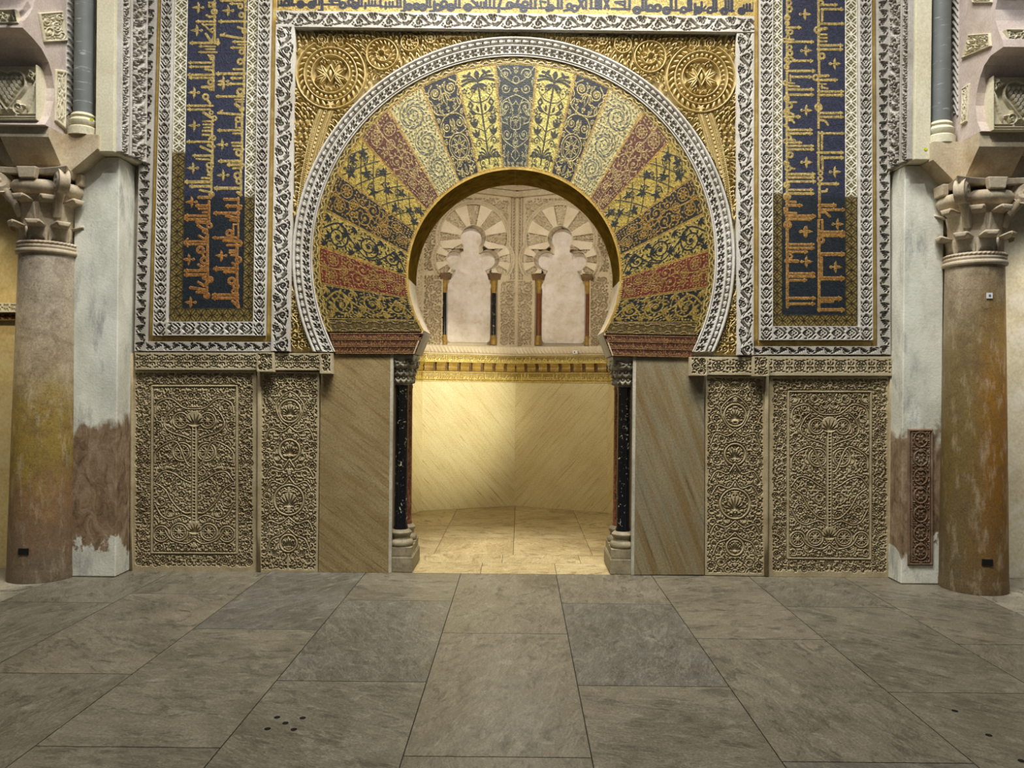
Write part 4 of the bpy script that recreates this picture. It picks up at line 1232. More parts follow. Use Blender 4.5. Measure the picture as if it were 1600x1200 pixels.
def side_ornament(d, specs, side, right):
    word = 'right' if right else 'left'
    inn = 'the right side frame' if right else 'the left side frame'
    yb = d['yb']
    # mosaic panel
    yc = (yb['blue'] + yb['circ']) / 2
    t = thing('inscription_panel', 'tall dark blue glass mosaic panel of gold Kufic lettering, %s' % ('right of the horseshoe arch' if right else 'left of the horseshoe arch'), 'mosaic panel', at(sum(span(d, 'blue', 480)) / 2, yb['circ'], 0))
    xo0, xo1 = (1222, 1322) if right else (280, 396)
    c = Cv(xo1 - xo0, yb['blue'] - YT, d=DENS * 1.25)
    for hd, sp in specs:
        ox, oy, k = [float(v) for v in hd.split()]
        kufic(c, sp, k, ox - xo0, oy - YT, side)
    for y in (-16, ):
        pass
    ys = np.linspace(YT, yb['blue'], c.f.shape[0]); xs_ = np.linspace(xo0, xo1, c.f.shape[1])
    lo = np.clip((ys - 300) / 12.0 + 0.35 * np.sin(xs_ / 7.0)[None, :].T.mean(), 0, 1)[:, None] * np.ones((1, len(xs_)))
    ol = np.clip(dilate(c.f, 1) - c.f, 0, 1)
    a = paint((40, 43, 60), (ol, (50, 34, 34), .1), (c.f, (164, 143, 86), .5), jitter=.38, seed=21 + right)
    b = paint((24, 31, 36), (ol, (74, 30, 18), .1), (c.f, (162, 118, 60) if not right else (162, 128, 66), .5), jitter=.4, seed=22 + right)
    core = 1 - dilate(1 - c.f, 2)                 # dark red hearts of the renewed letters
    b = b * (1 - core[..., None] * .55) + np.array([*srgb(96, 44, 22), .2], np.float32) * core[..., None] * .55
    C = a * (1 - lo[..., None]) + b * lo[..., None]
    e0 = np.array([span(d, 'blue', y)[0] for y in ys])[:, None]; e1 = np.array([span(d, 'blue', y)[1] for y in ys])[:, None]
    mk = (xs_[None, :] >= e0 - 1.2) & (xs_[None, :] <= e1 + 1.2)
    relief('lettered_field', c.f, quad_map((xo0, YT), (xo1, YT), (xo1, yb['blue']), (xo0, yb['blue']), Y=.004), .002, M['mosaic'], t, cols=C, mask=mk)
    ch = {(0, 'circ'): 236, (0, 'circ2'): 305, (1, 'circ'): 305, (1, 'circ2'): 300}
    for key in ('circ', 'circ2'):
        vband('geometric_border', d, key, yb['blue'], TC_l, 17.4, .002, M['mosaic'], t, .002, .02, cols=circ_cols(TC_q, ch[(int(right), key)]))
    xa = min(span(d, 'circ', yc)[0], span(d, 'circ2', yc)[0]); xb = max(span(d, 'circ', yc)[1], span(d, 'circ2', yc)[1])
    hband('geometric_border', xa, xb, yb['blue'], yb['circ'], TC_l, 17.4, .002, M['mosaic'], t, .002, .02, cols=circ_cols(TC_q, -99))
    # stucco frame of linked lozenges
    t = thing('stucco_frame', 'white stucco frame of lozenges and leaves around the %s blue mosaic panel' % word, 'frame', at(xa, yb['dia'], -.02))
    for key in ('dia', 'dia2'):
        vband('side_band', d, key, yb['dia'], TD.f, 20.7, .046, M['stucco'], t, .008, .018)
    xi0 = min(span(d, 'dia', 515)[1], span(d, 'dia2', 515)[1]); xi1 = max(span(d, 'dia', 515)[0], span(d, 'dia2', 515)[0])
    hband('bottom_band', xi0, xi1, yb['circ'] + .5, yb['dia'], TD.f, 21.5, .046, M['stucco'], t, .008, .018)
    # gilt fillet
    t = thing('gilt_fillet', 'plain gilt fillet around the %s lozenge frame' % word, 'moulding', at(xa, yb['gold'], 0))
    one = np.ones((3, 4), np.float32)
    for key in ('gold', 'gold2'):
        vband('side_strip', d, key, yb['gold'], one, 40, .004, M['gilt'], t, .004, .02)
    xg0 = min(span(d, 'gold', 530)[1], span(d, 'gold2', 530)[1]); xg1 = max(span(d, 'gold', 530)[0], span(d, 'gold2', 530)[0])
    hband('bottom_strip', xg0, xg1, yb['dia'] + .5, yb['gold'], one, 40, .004, M['gilt'], t, .004, .02)
    # outer leaf border
    t = thing('leaf_border', 'grey white stucco border of curling leaves outside the %s gilt fillet' % word, 'border', at(xa, yb['leaf'], 0))
    vband('side_band', d, 'leaf', yb['leaf'], TL_.f, 27, .042, M['stucco_grey'], t, .010, .016)
    la, lb = span(d, 'leaf', 545); ga, gb = span(d, 'alf', 545)
    xa2, xb2 = (lb, ga) if not right else (gb, la)
    hband('bottom_band', xa2, xb2, yb['gold'] + .5, yb['leaf'], TL_.f, 27, .042, M['stucco_grey'], t, .010, .016, sl=(.8 if not right else 0))


side_ornament(LEFT, KL, -1, False)
side_ornament(RIGHT, KR, 1, True)

# ------------------------------------------------------------------ alfiz: the white frame round the arch, and the gold lettered band over it
t = thing('alfiz_frame', 'square white stucco frame of running scrolls around the horseshoe arch', 'frame', at(803, 50, -.04))
TV = t_vine(25, 47, 4)
for d, yb in ((LEFT, 549), (RIGHT, 555)):
    x0, x1 = span(d, 'alf', 24); x2, x3 = span(d, 'alf', yb)
    y0, y1 = (21, 45) if d is LEFT else (31.5, 54)
    ya, yb_ = (y0, y1) if d is LEFT else (y1, y0)
    F = tiled(TV.f, yb - 30, 47)
    relief('side_band', F, quad_map((x0, y0 + 25), (x1, y0 + 25), (x3, yb), (x2, yb), Y=-.014), .048, M['stucco'], t, skirt=.036)
F = tiled(TV.f, 742, 47).T
relief('top_band', F, quad_map((434, 21), (1176, 30), (1176, 54.5), (434, 46), Y=-.014), .048, M['stucco'], t, skirt=.036)

t = thing('gold_inscription_band', 'gold mosaic band of dark blue Kufic lettering over the white frame', 'mosaic band', at(806, 24, 0))
c = Cv(752, 66, d=DENS * 1.25)
x0, yt = 430, -38
for hd, sp in KT:
    ox, oy, k = [float(v) for v in hd.split()]
    kufic(c, sp, k, ox - x0, oy - yt, 1, 1.3)
C = paint((160, 138, 74, .5), (np.clip(dilate(c.f) - c.f, 0, 1), (160, 142, 92), .3), (c.f, (30, 31, 42), 0), jitter=.24, seed=8)
relief('lettered_field', c.f, quad_map((430, -38), (1182, -38), (1182, 28), (430, 28), Y=.006), .001, M['mosaic'], t, cols=C)
hb = Cv(4, 5, True); hb.seg(0, 0, 4, 2.4, 1.8, soft=.7)
hband('dentil_line', 434, 1178, 17.5, 21.5, hb.f, 5, .003, M['mosaic'], t, .001, .01, sl=9, cols=lambda F, ys: paint((60, 48, 30), (F, (226, 216, 186), .1), seed=5))

# ------------------------------------------------------------------ horseshoe arch
OCX, OCY = 802.5, 403.5                          # centre of the outer circles, in pixels on the wall


def ring_map(r0, r1, ybot, Y, cx=OCX, cy=OCY):
    """u across (r0 -> r1), v from the left foot over the crown to the right foot, feet cut level"""
    def f(U, V):
        R = r0 + (r1 - r0) * U
        e = np.arcsin(np.clip((ybot - cy) / R, -1, 1))
        A = PI + e - (PI + 2 * e) * V            # angle, anticlockwise from +x, y up
        return at(cx + R * np.cos(PI - (PI - A)), cy - R * np.sin(A), Y)
    def g(U, V):
        R = r0 + (r1 - r0) * U
        e = np.arcsin(np.clip((ybot - cy) / R, -1, 1))
        A = (PI + e) - (PI + 2 * e) * V
        return at(cx + R * np.cos(A), cy - R * np.sin(A), Y)
    return g


t = thing('archivolt', 'round white stucco moulding around the mosaic voussoirs, beaded and carved', 'moulding', at(803, 60, -.03))
LEN = 345 * (PI + .9)
n1 = np.ones((int(LEN * .5), 6), np.float32)
half_round = np.sqrt(np.clip(1 - np.linspace(-1, 1, 7) ** 2, 0, 1)).astype(np.float32)
relief('outer_moulding', n1[:, :1] * half_round[None, :] * .6 + .4, ring_map(340.5, 345.5, 550, -.008), .026, M['stucco'], t, skirt=.035)
relief('bead_moulding', tiled(t_bead(7.5, 12.5).f, LEN, 12.5), ring_map(333, 340.5, 550, .0), .032, M['stucco'], t, skirt=.03)
relief('middle_moulding', n1[:, :1] * half_round[None, :] * .6 + .4, ring_map(329.5, 333, 550, -.012), .02, M['stucco'], t, skirt=.035)
relief('carved_band', tiled(t_archband(13, 13).f, LEN, 13), ring_map(316.5, 329.5, 550, .006), .034, M['stucco'], t, skirt=.02)
relief('inner_moulding', n1[:, :1] * half_round[None, :] * .6 + .4, ring_map(314.2, 316.8, 550, -.018), .012, M['stucco'], t, skirt=.03)

# voussoir drawings: x across, y from the intrados outwards
GOLD, PALE, DARK, NAVY, RED, GREY = (150, 128, 68), (160, 150, 104), (22, 23, 23), (25, 25, 31), (90, 48, 36), (70, 73, 67)


def edges(c, W, H):
    c.seg(1.2, -5, 1.2, H + 5, 1.3, soft=.7); c.seg(W - 1.2, -5, W - 1.2, H + 5, 1.3, soft=.7)
    c.seg(-5, H - 1, W + 5, H - 1, 1.6, soft=.7); c.seg(-5, 1, W + 5, 1, 1.6, soft=.7)


def d_scroll(W, H, seed):
    c = Cv(W, H, d=DENS * 1.2); rng = random.Random(seed); m = W / 2
    c.line(bez([(W * .2, 2), (W * .75, H * .14), (W * .3, H * .3), (W * .15, H * .45), (W * .5, H * .64), (W * .85, H * .8), (W * .55, H * .97)]), 2.6)
    for y, r, s_, a in ((.45, .36, 1, PI), (.80, .36, -1, 0), (.18, .26, -1, 0)):
        curl(c, m + s_ * W * .04, H * y, W * r, a, 1.7 * s_, 3.0, 9, W * .16, 3.4)
        p = spiral(m + s_ * W * .04, H * y, W * r, a, 1.7 * s_)
        for k in range(3): c.leaf(p[4 + 3 * k][0], p[4 + 3 * k][1], a + k * 1.2 * s_, W * .13, 3)
    for y in (.30, .62, .93, .06):
        for sg in (-1, 1):
            palmette(c, m + sg * W * .40, H * y, PI / 2 + sg * .9, W * .26, 5, 2.2, 3.6)
    for y in (.54, .34, .70, .10, .88):
        for k in range(5): c.leaf(m + W * .12 * math.sin(y * 20), H * y, PI / 2 - .9 + k * .45 + rng.uniform(-.2, .2), W * .24, 4.0)
    fill_gaps(c, 3, 2, W - 3, H - 2, rng, 5.0, (4, 7), (2.0, 3.0))
    return c


def d_flowers(W, H, seed):
    c = Cv(W, H, d=DENS * 1.2); rng = random.Random(seed); m = W / 2
    for x, y, r in ((.3, .86, .17), (.74, .84, .17), (.52, .72, .13), (.3, .30, .15), (.68, .20, .17), (.3, .12, .13)):
        c.ring(W * x, H * y, W * r, 1.4); rosette(c, W * x, H * y, W * r * .85, 8)
    for x, y, r, s_ in ((.34, .56, .24, 1), (.70, .50, .22, -1), (.5, .38, .16, 1), (.72, .64, .14, -1), (.26, .70, .12, 1), (.62, .34, .12, 1), (.2, .42, .12, -1), (.84, .36, .10, 1), (.5, .94, .10, 1), (.46, .06, .10, 1)):
        curl(c, W * x, H * y, W * r, rng.random() * 6, 1.5 * s_, 1.7, 5, W * .12, 2.6)
    c.line(bez([(W * .5, 2), (W * .6, H * .2), (W * .4, H * .42), (W * .6, H * .6), (W * .5, H * .8), (W * .5, H)]), 1.8)
    fill_gaps(c, 3, 2, W - 3, H - 2, rng, 4.6, (3, 6), (1.7, 2.6))
    return c


def d_lattice(W, H, seed):
    """trellis of thin crossing stems with heavy clumps of dark leaves"""
    c = Cv(W, H, d=DENS * 1.2); rng = random.Random(seed); m = W / 2
    for k in range(-2, 7):
        y = H * (.02 + .17 * k)
        c.line([(2, y), (W - 2, y + H * .25)], 1.7); c.line([(W - 2, y), (2, y + H * .25)], 1.7)
    for x, y in ((.5, .16), (.22, .30), (.76, .32), (.5, .46), (.2, .58), (.8, .60), (.48, .74), (.22, .88), (.78, .88), (.3, .06), (.74, .06), (.5, .94)):
        c.disc(W * x, H * y, 3.0)
        a0 = rng.random() * 6
        for k in range(5): c.leaf(W * x, H * y, a0 + k * 1.26 + rng.uniform(-.3, .3), W * rng.uniform(.13, .21), rng.uniform(3.6, 5.4))
        curl(c, W * x + rng.uniform(-5, 5), H * y + rng.choice((-7, 7)), W * .09, rng.random() * 6, 1.3, 2.0, 2, 5, 3)
    return c


def d_wheels(W, H, seed):
    c = Cv(W, H, d=DENS * 1.2); rng = random.Random(seed); m = W / 2
    for y, r in ((.80, .40), (.50, .38), (.24, .34)):
        cy = H * y; R = W * r
        c.line(spiral(m, cy, R, PI / 2, 1.25, .4), 1.4)
        for k in range(13):
            a = 2 * PI * k / 13
            c.leaf(m + R * .80 * math.cos(a), cy + R * .80 * math.sin(a), a + 2.2, R * .42, 3.0)
        for k in range(6):
            a = 2 * PI * k / 6
            c.leaf(m + R * .42 * math.cos(a), cy + R * .42 * math.sin(a), a + 2.3, R * .42, 2.4)
        c.disc(m, cy, 1.5)
    fill_gaps(c, 3, 2, W - 3, H - 2, rng, 5.2, (3.5, 6), (1.8, 2.6))
    return c


def outline_leaf(c, x, y, a, L, w):
    c.leaf(x, y, a, L, w); c.leaf(x + math.cos(a) * 1.3, y + math.sin(a) * 1.3, a, L - 2.8, max(.6, w - 2.4), cut=True)


def sym(W, H, f):
    c = Cv(W / 2, H, d=DENS * 1.2); f(c, W / 2)
    o = Cv(W, H, d=DENS * 1.2)
    F = np.concatenate([c.f, c.f[:, -2::-1]], 1)
    k = np.linspace(0, F.shape[1] - 1, o.f.shape[1]).round().astype(int)
    o.f = np.ascontiguousarray(F[:o.f.shape[0], k])
    return o


def fine_fill(c, m, H, seed, step=8.0, r=3.2):
    """thin tendrils wherever the ground is still bare"""
    rng = random.Random(seed)
    y = 5
    while y < H - 4:
        x = 4 + rng.random() * 3
        while x < m:
            b = c._box(x - r, y - r, x + r, y + r, .5)
            if b is not None and c.f[b[2]:b[3], b[0]:b[1]].max() < .3:
                curl(c, x, y, r, rng.random() * 6, rng.choice((-1.1, 1.1)), .9, 2, 3.2, 1.5)
                c.line([(x, y - r), (x + rng.uniform(-3, 3), y - r - 4)], .8)
            x += step * .55
        y += step * .5


def d_heart(W, H, seed):
    def f(c, m):
        curl(c, m * .56, H * .875, m * .34, 0, -1.6, 1.3); c.ring(m * .56, H * .875, m * .14, 1.0)
        for a, L in ((-2.5, 12), (-2.0, 15), (-1.57, 18)): outline_leaf(c, m, H * .85, a, L, 5.4)
        c.line(bez([(m * .5, H * .96), (m * .1, H * .88), (m * .12, H * .72), (m * .5, H * .66), (m, H * .64)]), 1.3)
        for y, a in ((.92, 2.4), (.82, 2.0), (.73, 1.4)): outline_leaf(c, m * .22, H * y - 6, a, 13, 4.8)
        c.line(bez([(m, H * .64), (m * .55, H * .62), (m * .18, H * .55), (m * .2, H * .46), (m * .7, H * .43)]), 1.3)
        curl(c, m * .56, H * .53, m * .26, 2, 1.5, 1.3); curl(c, m * .2, H * .62, m * .14, 2, -1.2, 1.1); outline_leaf(c, m * .16, H * .46, 1.3, 13, 4.5); outline_leaf(c, m * .9, H * .52, 1.5, 10, 3.6)
        for k in range(8):
            a = PI / 8 + 2 * PI * k / 8
            outline_leaf(c, m + 3 * math.cos(a), H * .31 + 3 * math.sin(a), a, m * .46, 4.8)
        c.line(arc(m, H * .31, m * .74, PI / 2, PI * 1.5), 1.3); c.line(arc(m, H * .31, m * .60, PI / 2, PI * 1.5), .9)
        curl(c, m * .2, H * .40, m * .16, 1, 1.2, 1.1); curl(c, m * .18, H * .23, m * .16, 1, 1.2, 1.1)
        curl(c, m * .62, H * .16, m * .26, 0, 1.5, 1.3); curl(c, m * .55, H * .055, m * .24, 3, -1.4, 1.3, 3, 5, 2.2); c.line([(m, H * .2), (m * .2, H * .12), (m, H * .03)], 1.2)
        outline_leaf(c, m, H * .05, PI / 2, 12, 4)
        fine_fill(c, m, H, 3)
    return sym(W, H, f)


def d_plant(W, H, seed):
    def f(c, m):
        c.seg(m, H * .06, m, H * .88, 2.4)
        for a, L in ((-.05, .85), (.45, .80), (.95, .66)): c.line(bez([(m, H * .86), (m - m * L * .5, H * .88 + a * 6), (m - m * L, H * .86 + a * 12)]), 2.2, 4.0)
        c.leaf(m, H * .97, -PI / 2, 14, 7); c.leaf(m * .7, H * .97, -2.2, 12, 4.6)
        for a in (.4, .9): c.leaf(m, H * .84, PI + a, m * .6, 4.6)
        c.line(bez([(m, H * .66), (m * .6, H * .68), (m * .38, H * .73)]), 1.8); outline_leaf(c, m * .42, H * .715, 1.55, 17, 11); c.disc(m * .42, H * .77, 1.6)
        c.line(bez([(m, H * .54), (m * .6, H * .57), (m * .38, H * .62)]), 1.8); c.poly([(m * .38, H * .60), (m * .58, H * .65), (m * .4, H * .70), (m * .2, H * .65)]); c.poly([(m * .38, H * .63), (m * .46, H * .65), (m * .4, H * .67), (m * .31, H * .65)], cut=True)
        c.leaf(m * .62, H * .555, PI * .8, 13, 6); c.leaf(m * .8, H * .57, PI * .55, 10, 4.6)
        rosette(c, m * .36, H * .51, 6.5, 6)
        for y in (.435, .335):
            for a in (.95, 1.57, 2.2): c.leaf(m * .42, H * y, a, 13, 5.0)
            c.line(bez([(m, H * (y - .06)), (m * .7, H * (y - .02)), (m * .42, H * y)]), 1.6)
        curl(c, m * .46, H * .275, m * .22, 0, 1.3, 2.0); curl(c, m * .16, H * .27, m * .12, 2, -1.2, 1.6)
        for k in range(4): c.line(bez([(m, H * .12), (m * (.8 - .14 * k), H * (.20 - .02 * k)), (m * (.6 - .17 * k), H * (.225 - .035 * k))]), 1.6, 3.6)
        curl(c, m * .5, H * .08, m * .25, 1, 1.4, 1.9, 4, 6, 3); rosette(c, m * .4, H * .145, 5.5, 6)
        for x, y in ((.2, .80), (.16, .56), (.7, .79)): rosette(c, m * x, H * y, 4.6, 5)
    return sym(W, H, f)


def d_center(W, H, seed):
    def f(c, m):
        for y, r, s_ in ((.90, .26, 1), (.76, .22, -1), (.58, .28, 1), (.32, .26, -1)):
            curl(c, m * .45, H * y, m * r * 1.1, 0, 1.4 * s_, 1.2)
        c.line(bez([(m * .1, H * .98), (m * .5, H * .86), (m, H * .80)]), 1.1); c.line(bez([(m, H * .70), (m * .2, H * .62), (m * .15, H * .46), (m * .5, H * .42)]), 1.2)
        for a in (2.2, 2.6, 3.0): outline_leaf(c, m * .15, H * .5, a - 1.6, 13, 4.4)
        c.line(bez([(m * .12, H * .44), (m * .2, H * .28), (m, H * .18)]), 1.2); c.line(bez([(m, H * .18), (m * .7, H * .12), (m, H * .06)]), 1.1)
        c.line([(m, H * .1), (m, H * .2)], 1.2); c.line(bez([(m * .6, H * .66), (m * .8, H * .60), (m, H * .64)]), 1.1)
        c.line(bez([(m * .7, H * .46), (m * .72, H * .38), (m, H * .36)]), 1.1); c.ring(m, H * .84, 4.5, 1.0)
        fine_fill(c, m, H, 5)
    return sym(W, H, f)


BND = [((510, 500), (653, 500)), ((502, 443), (638, 466)), ((499.5, 384.5), (635, 432)), ((511, 329), (639, 396)), ((529.5, 272), (648, 361)), ((565.5, 217), (666, 328)),
       ((610, 174), (686, 308)), ((661, 139), (716, 283)), ((714, 115), (748, 269)), ((774, 104), (785, 262)), ((838.7, 105.2), (824.7, 262.8))]
KINDS_V = [('dark blue voussoir with gold scrolls', d_scroll, DARK, (134, 112, 54), .6, None), ('red voussoir with gold flowers', d_flowers, (92, 30, 20), (132, 106, 52), .6, None),  # lowest four kinds: the dimmer light low down is put into their gold
           ('gold voussoir with dark leafy scrolls', d_scroll, (148, 130, 66), DARK, 0, 'inv'), ('dark voussoir with gold flowers', d_flowers, DARK, (138, 108, 48), .75, None),
           ('gold voussoir with a dark lattice of vines', d_lattice, (152, 132, 64), (28, 31, 28), 0, 'inv'), ('red voussoir with gold curls', d_flowers, (76, 40, 30), (140, 118, 74), .5, None),
           ('pale gold voussoir with grey wheels of leaves', d_wheels, PALE, GREY, 0, 'inv'), ('navy voussoir with a gold heart and rosette', d_heart, NAVY, (164, 148, 92), .6, None),
           ('gold voussoir with a dark plant', d_plant, (166, 156, 88), (40, 38, 30), 0, 'inv'), ('grey blue keystone voussoir with fine gold scrolls', d_center, (42, 45, 44), (146, 138, 98), .5, None)]


def onto(px, py, cx, cy, r):
    d = math.hypot(px - cx, py - cy)
    return cx + (px - cx) * r / d, cy + (py - cy) * r / d


arch = thing('horseshoe_arch', 'horseshoe arch faced with nineteen glass mosaic voussoirs over the niche', 'arch', at(803, 265, 0))


def vous_map(k, mirror):
    (oa, ia), (ob, ib) = BND[k], BND[k + 1]
    def f(U, V):
        # V: 0 at the intrados, 1 at the outer rim; U: 0 at boundary k, 1 at boundary k+1
        ix = ia[0] + (ib[0] - ia[0]) * U; iy = ia[1] + (ib[1] - ia[1]) * U
        d = np.hypot(ix - ICX, iy - ICY); ix, iy = ICX + (ix - ICX) * 168.0 / d, ICY + (iy - ICY) * 168.0 / d
        ex = oa[0] + (ob[0] - oa[0]) * U; ey = oa[1] + (ob[1] - oa[1]) * U
        d = np.hypot(ex - OCX, ey - OCY); ex, ey = OCX + (ex - OCX) * 304.5 / d, OCY + (ey - OCY) * 304.5 / d
        P = at(ix + (ex - ix) * V, iy + (ey - iy) * V, -.016)
        if mirror: P = P * np.array([-1, 1, 1]) + np.array([2 * XC, 0, 0])
        return P
    return f


for k in range(10):
    lab, fn, bg, fg, gold, inv = KINDS_V[k]
    (oa, ia), (ob, ib) = BND[k], BND[k + 1]
    W = .5 * (math.hypot(oa[0] - ob[0], oa[1] - ob[1]) + math.hypot(ia[0] - ib[0], ia[1] - ib[1])) * 1.08
    H = 140.0
    c = fn(W, H, k + 5)
    rim = Cv(W, H, d=DENS * 1.2); edges(rim, W, H)
    c.f = c.f[:rim.f.shape[0], :rim.f.shape[1]]
    rim.f = rim.f[:c.f.shape[0], :c.f.shape[1]]
    for mirror in ((False, True) if k < 9 else (False,)):
        ol = np.clip(dilate(c.f) - c.f, 0, 1)
        if inv:
            C = paint((*bg, .7), (ol * .5, (150, 120, 50), .4), (c.f, fg, 0), (rim.f, (150, 112, 48), .5), jitter=.26, seed=k + 40 * mirror)
        else:
            C = paint(bg, (ol * .5, tuple(int(v * .6) for v in bg), 0), (c.f, fg, gold), (rim.f, (150, 124, 60), .5), jitter=.30, seed=k + 40 * mirror)
        o = relief('voussoir', c.f, vous_map(k, mirror), .0015, M['mosaic'], arch, cols=C, flip=(k < 9 and not mirror))
        o['label'] = lab if k == 9 else lab + (' on the right side' if mirror else ' on the left side')

TM_c, TM_k = t_meander(11, 22)


def meander_cols(F, K):
    return paint((84, 68, 34, .4), (K, (22, 17, 10), 0), (F, (164, 142, 78), .5), jitter=.2, seed=12)


F = tiled(TM_c, 310 * (PI + .76), 22); K = tiled(TM_k, 310 * (PI + .76), 22)
relief('meander_border', F, ring_map(304.2, 315, 518, -.017), .002, M['mosaic'], arch, cols=meander_cols(F, K))
F = tiled(t_meander(17, 24)[0], 145, 24).T; K = tiled(t_meander(17, 24)[1], 145, 24).T
for mirror in (False, True):
    relief('foot_border', F, quad_map((508, 500.5), (654, 500.5), (662, 518), (514, 518), Y=-.015, mirror=mirror), .002, M['mosaic'], arch, cols=paint((84, 70, 36, .4), (K, (24, 19, 12), 0), (F, (122, 102, 56), .4), jitter=.25, seed=13), skirt=.03)
# thin gilt edge of the opening
relief('gilt_edge', np.ones((200, 4), np.float32), ring_map(165.0, 168.2, 518, -.017, ICX, ICY), .002, M['gilt'], arch)

# soffit: mosaic over the crown, bare stone towards the feet
def soffit(name, t0, t1, mat, mirror):
    n = 48
    v, f = [], []
    for i in range(n + 1):
        t = math.radians(t0 + (t1 - t0) * i / n)
        p = L(ICX - (IR - .8) * math.cos(t), ICY + (IR - .8) * math.sin(t))
        p2 = L(ICX - (IR + 1.4) * math.cos(t), ICY + (IR + 1.4) * math.sin(t))
        if mirror: p, p2 = mir(p), mir(p2)
        v += [(p[0], -.018, p[1]), (p[0], .476, p[1]), (p2[0], .476, p2[1]), (p2[0], -.018, p2[1])]
    for i in range(n):
        for k in range(4):
            f.append((4 * i + k, 4 * i + (k + 1) % 4, 4 * i + 4 + (k + 1) % 4, 4 * i + 4 + k))
    f += [(0, 1, 2, 3), (4 * n, 4 * n + 3, 4 * n + 2, 4 * n + 1)]
    return py_mesh(name, v, f, mat, arch, False)


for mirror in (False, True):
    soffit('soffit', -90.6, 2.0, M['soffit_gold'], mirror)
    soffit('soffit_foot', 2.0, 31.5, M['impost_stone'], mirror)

# red and gold lettered imposts under the arch
def scribble(W, H, seed):
    """close gold lettering too small to read: uprights, loops and a base line"""
    rng = random.Random(seed); c = Cv(W, H, d=DENS * 1.2)
    x = 2
    while x < W - 3:
        k = rng.randrange(5)
        if k == 0: c.seg(x, H * .18, x, H * .72, 1.2, soft=.7)
        elif k == 1: c.ring(x, H * .62, 1.5, 1.0, soft=.7)
        elif k == 2: c.seg(x - 1, H * .72, x + 2.4, H * .3, 1.1, soft=.7)
        elif k == 3: c.seg(x, H * .5, x, H * .74, 1.2, soft=.7)
        else: c.line([(x, H * .74), (x + 1.6, H * .55), (x + 2.6, H * .85)], 1.1, soft=.7)
        x += rng.uniform(2.2, 3.6)
    c.seg(0, H * .74, W, H * .74, 1.0, soft=.7)
    c.seg(-2, .5, W + 2, .5, 1.4, soft=.6); c.seg(-2, H - .5, W + 2, H - .5, 1.4, soft=.6)
    return c


for mirror, lab in ((False, 'red mosaic impost with three lines of gold lettering on the left of the arch foot'), (True, 'red mosaic impost with three lines of gold lettering on the right of the arch foot')):
    t = thing('lettered_impost', lab, 'impost', at(580, 553, -.005) if not mirror else at(1026, 556, -.005))
    for i in range(3):
        ya, yb = 520.5 + 10.9 * i, 520.5 + 10.9 * (i + 1)
        xl = lambda y: 514 + (y - 520.5) / 32.5 * 10; xr = lambda y: 661.5 - (y - 520.5) / 32.5 * 13.5
        c = scribble(140, 10.9, 31 + i + 7 * mirror)
        C = paint((70, 34, 22), (c.f, (124, 92, 50), .5), jitter=.3, seed=60 + i)
        relief('lettered_band', c.f, quad_map((xl(ya), ya), (xr(ya), ya), (xr(yb), yb), (xl(yb), yb), Y=-.026 + .002 * i, mirror=mirror), .002, M['mosaic'], t, cols=C, skirt=.04)
    # stone return of the impost through the wall's thickness
    pts = [L(661.6, 518), L(648, 553), L(646, 553), L(659.6, 518)]
    if mirror: pts = [mir(p) for p in pts]
    MB().prism(pts, lambda p: (p[0], -.026, p[1]), lambda p: (p[0], .478, p[1])).build('stone_return', M['impost_stone'], t)

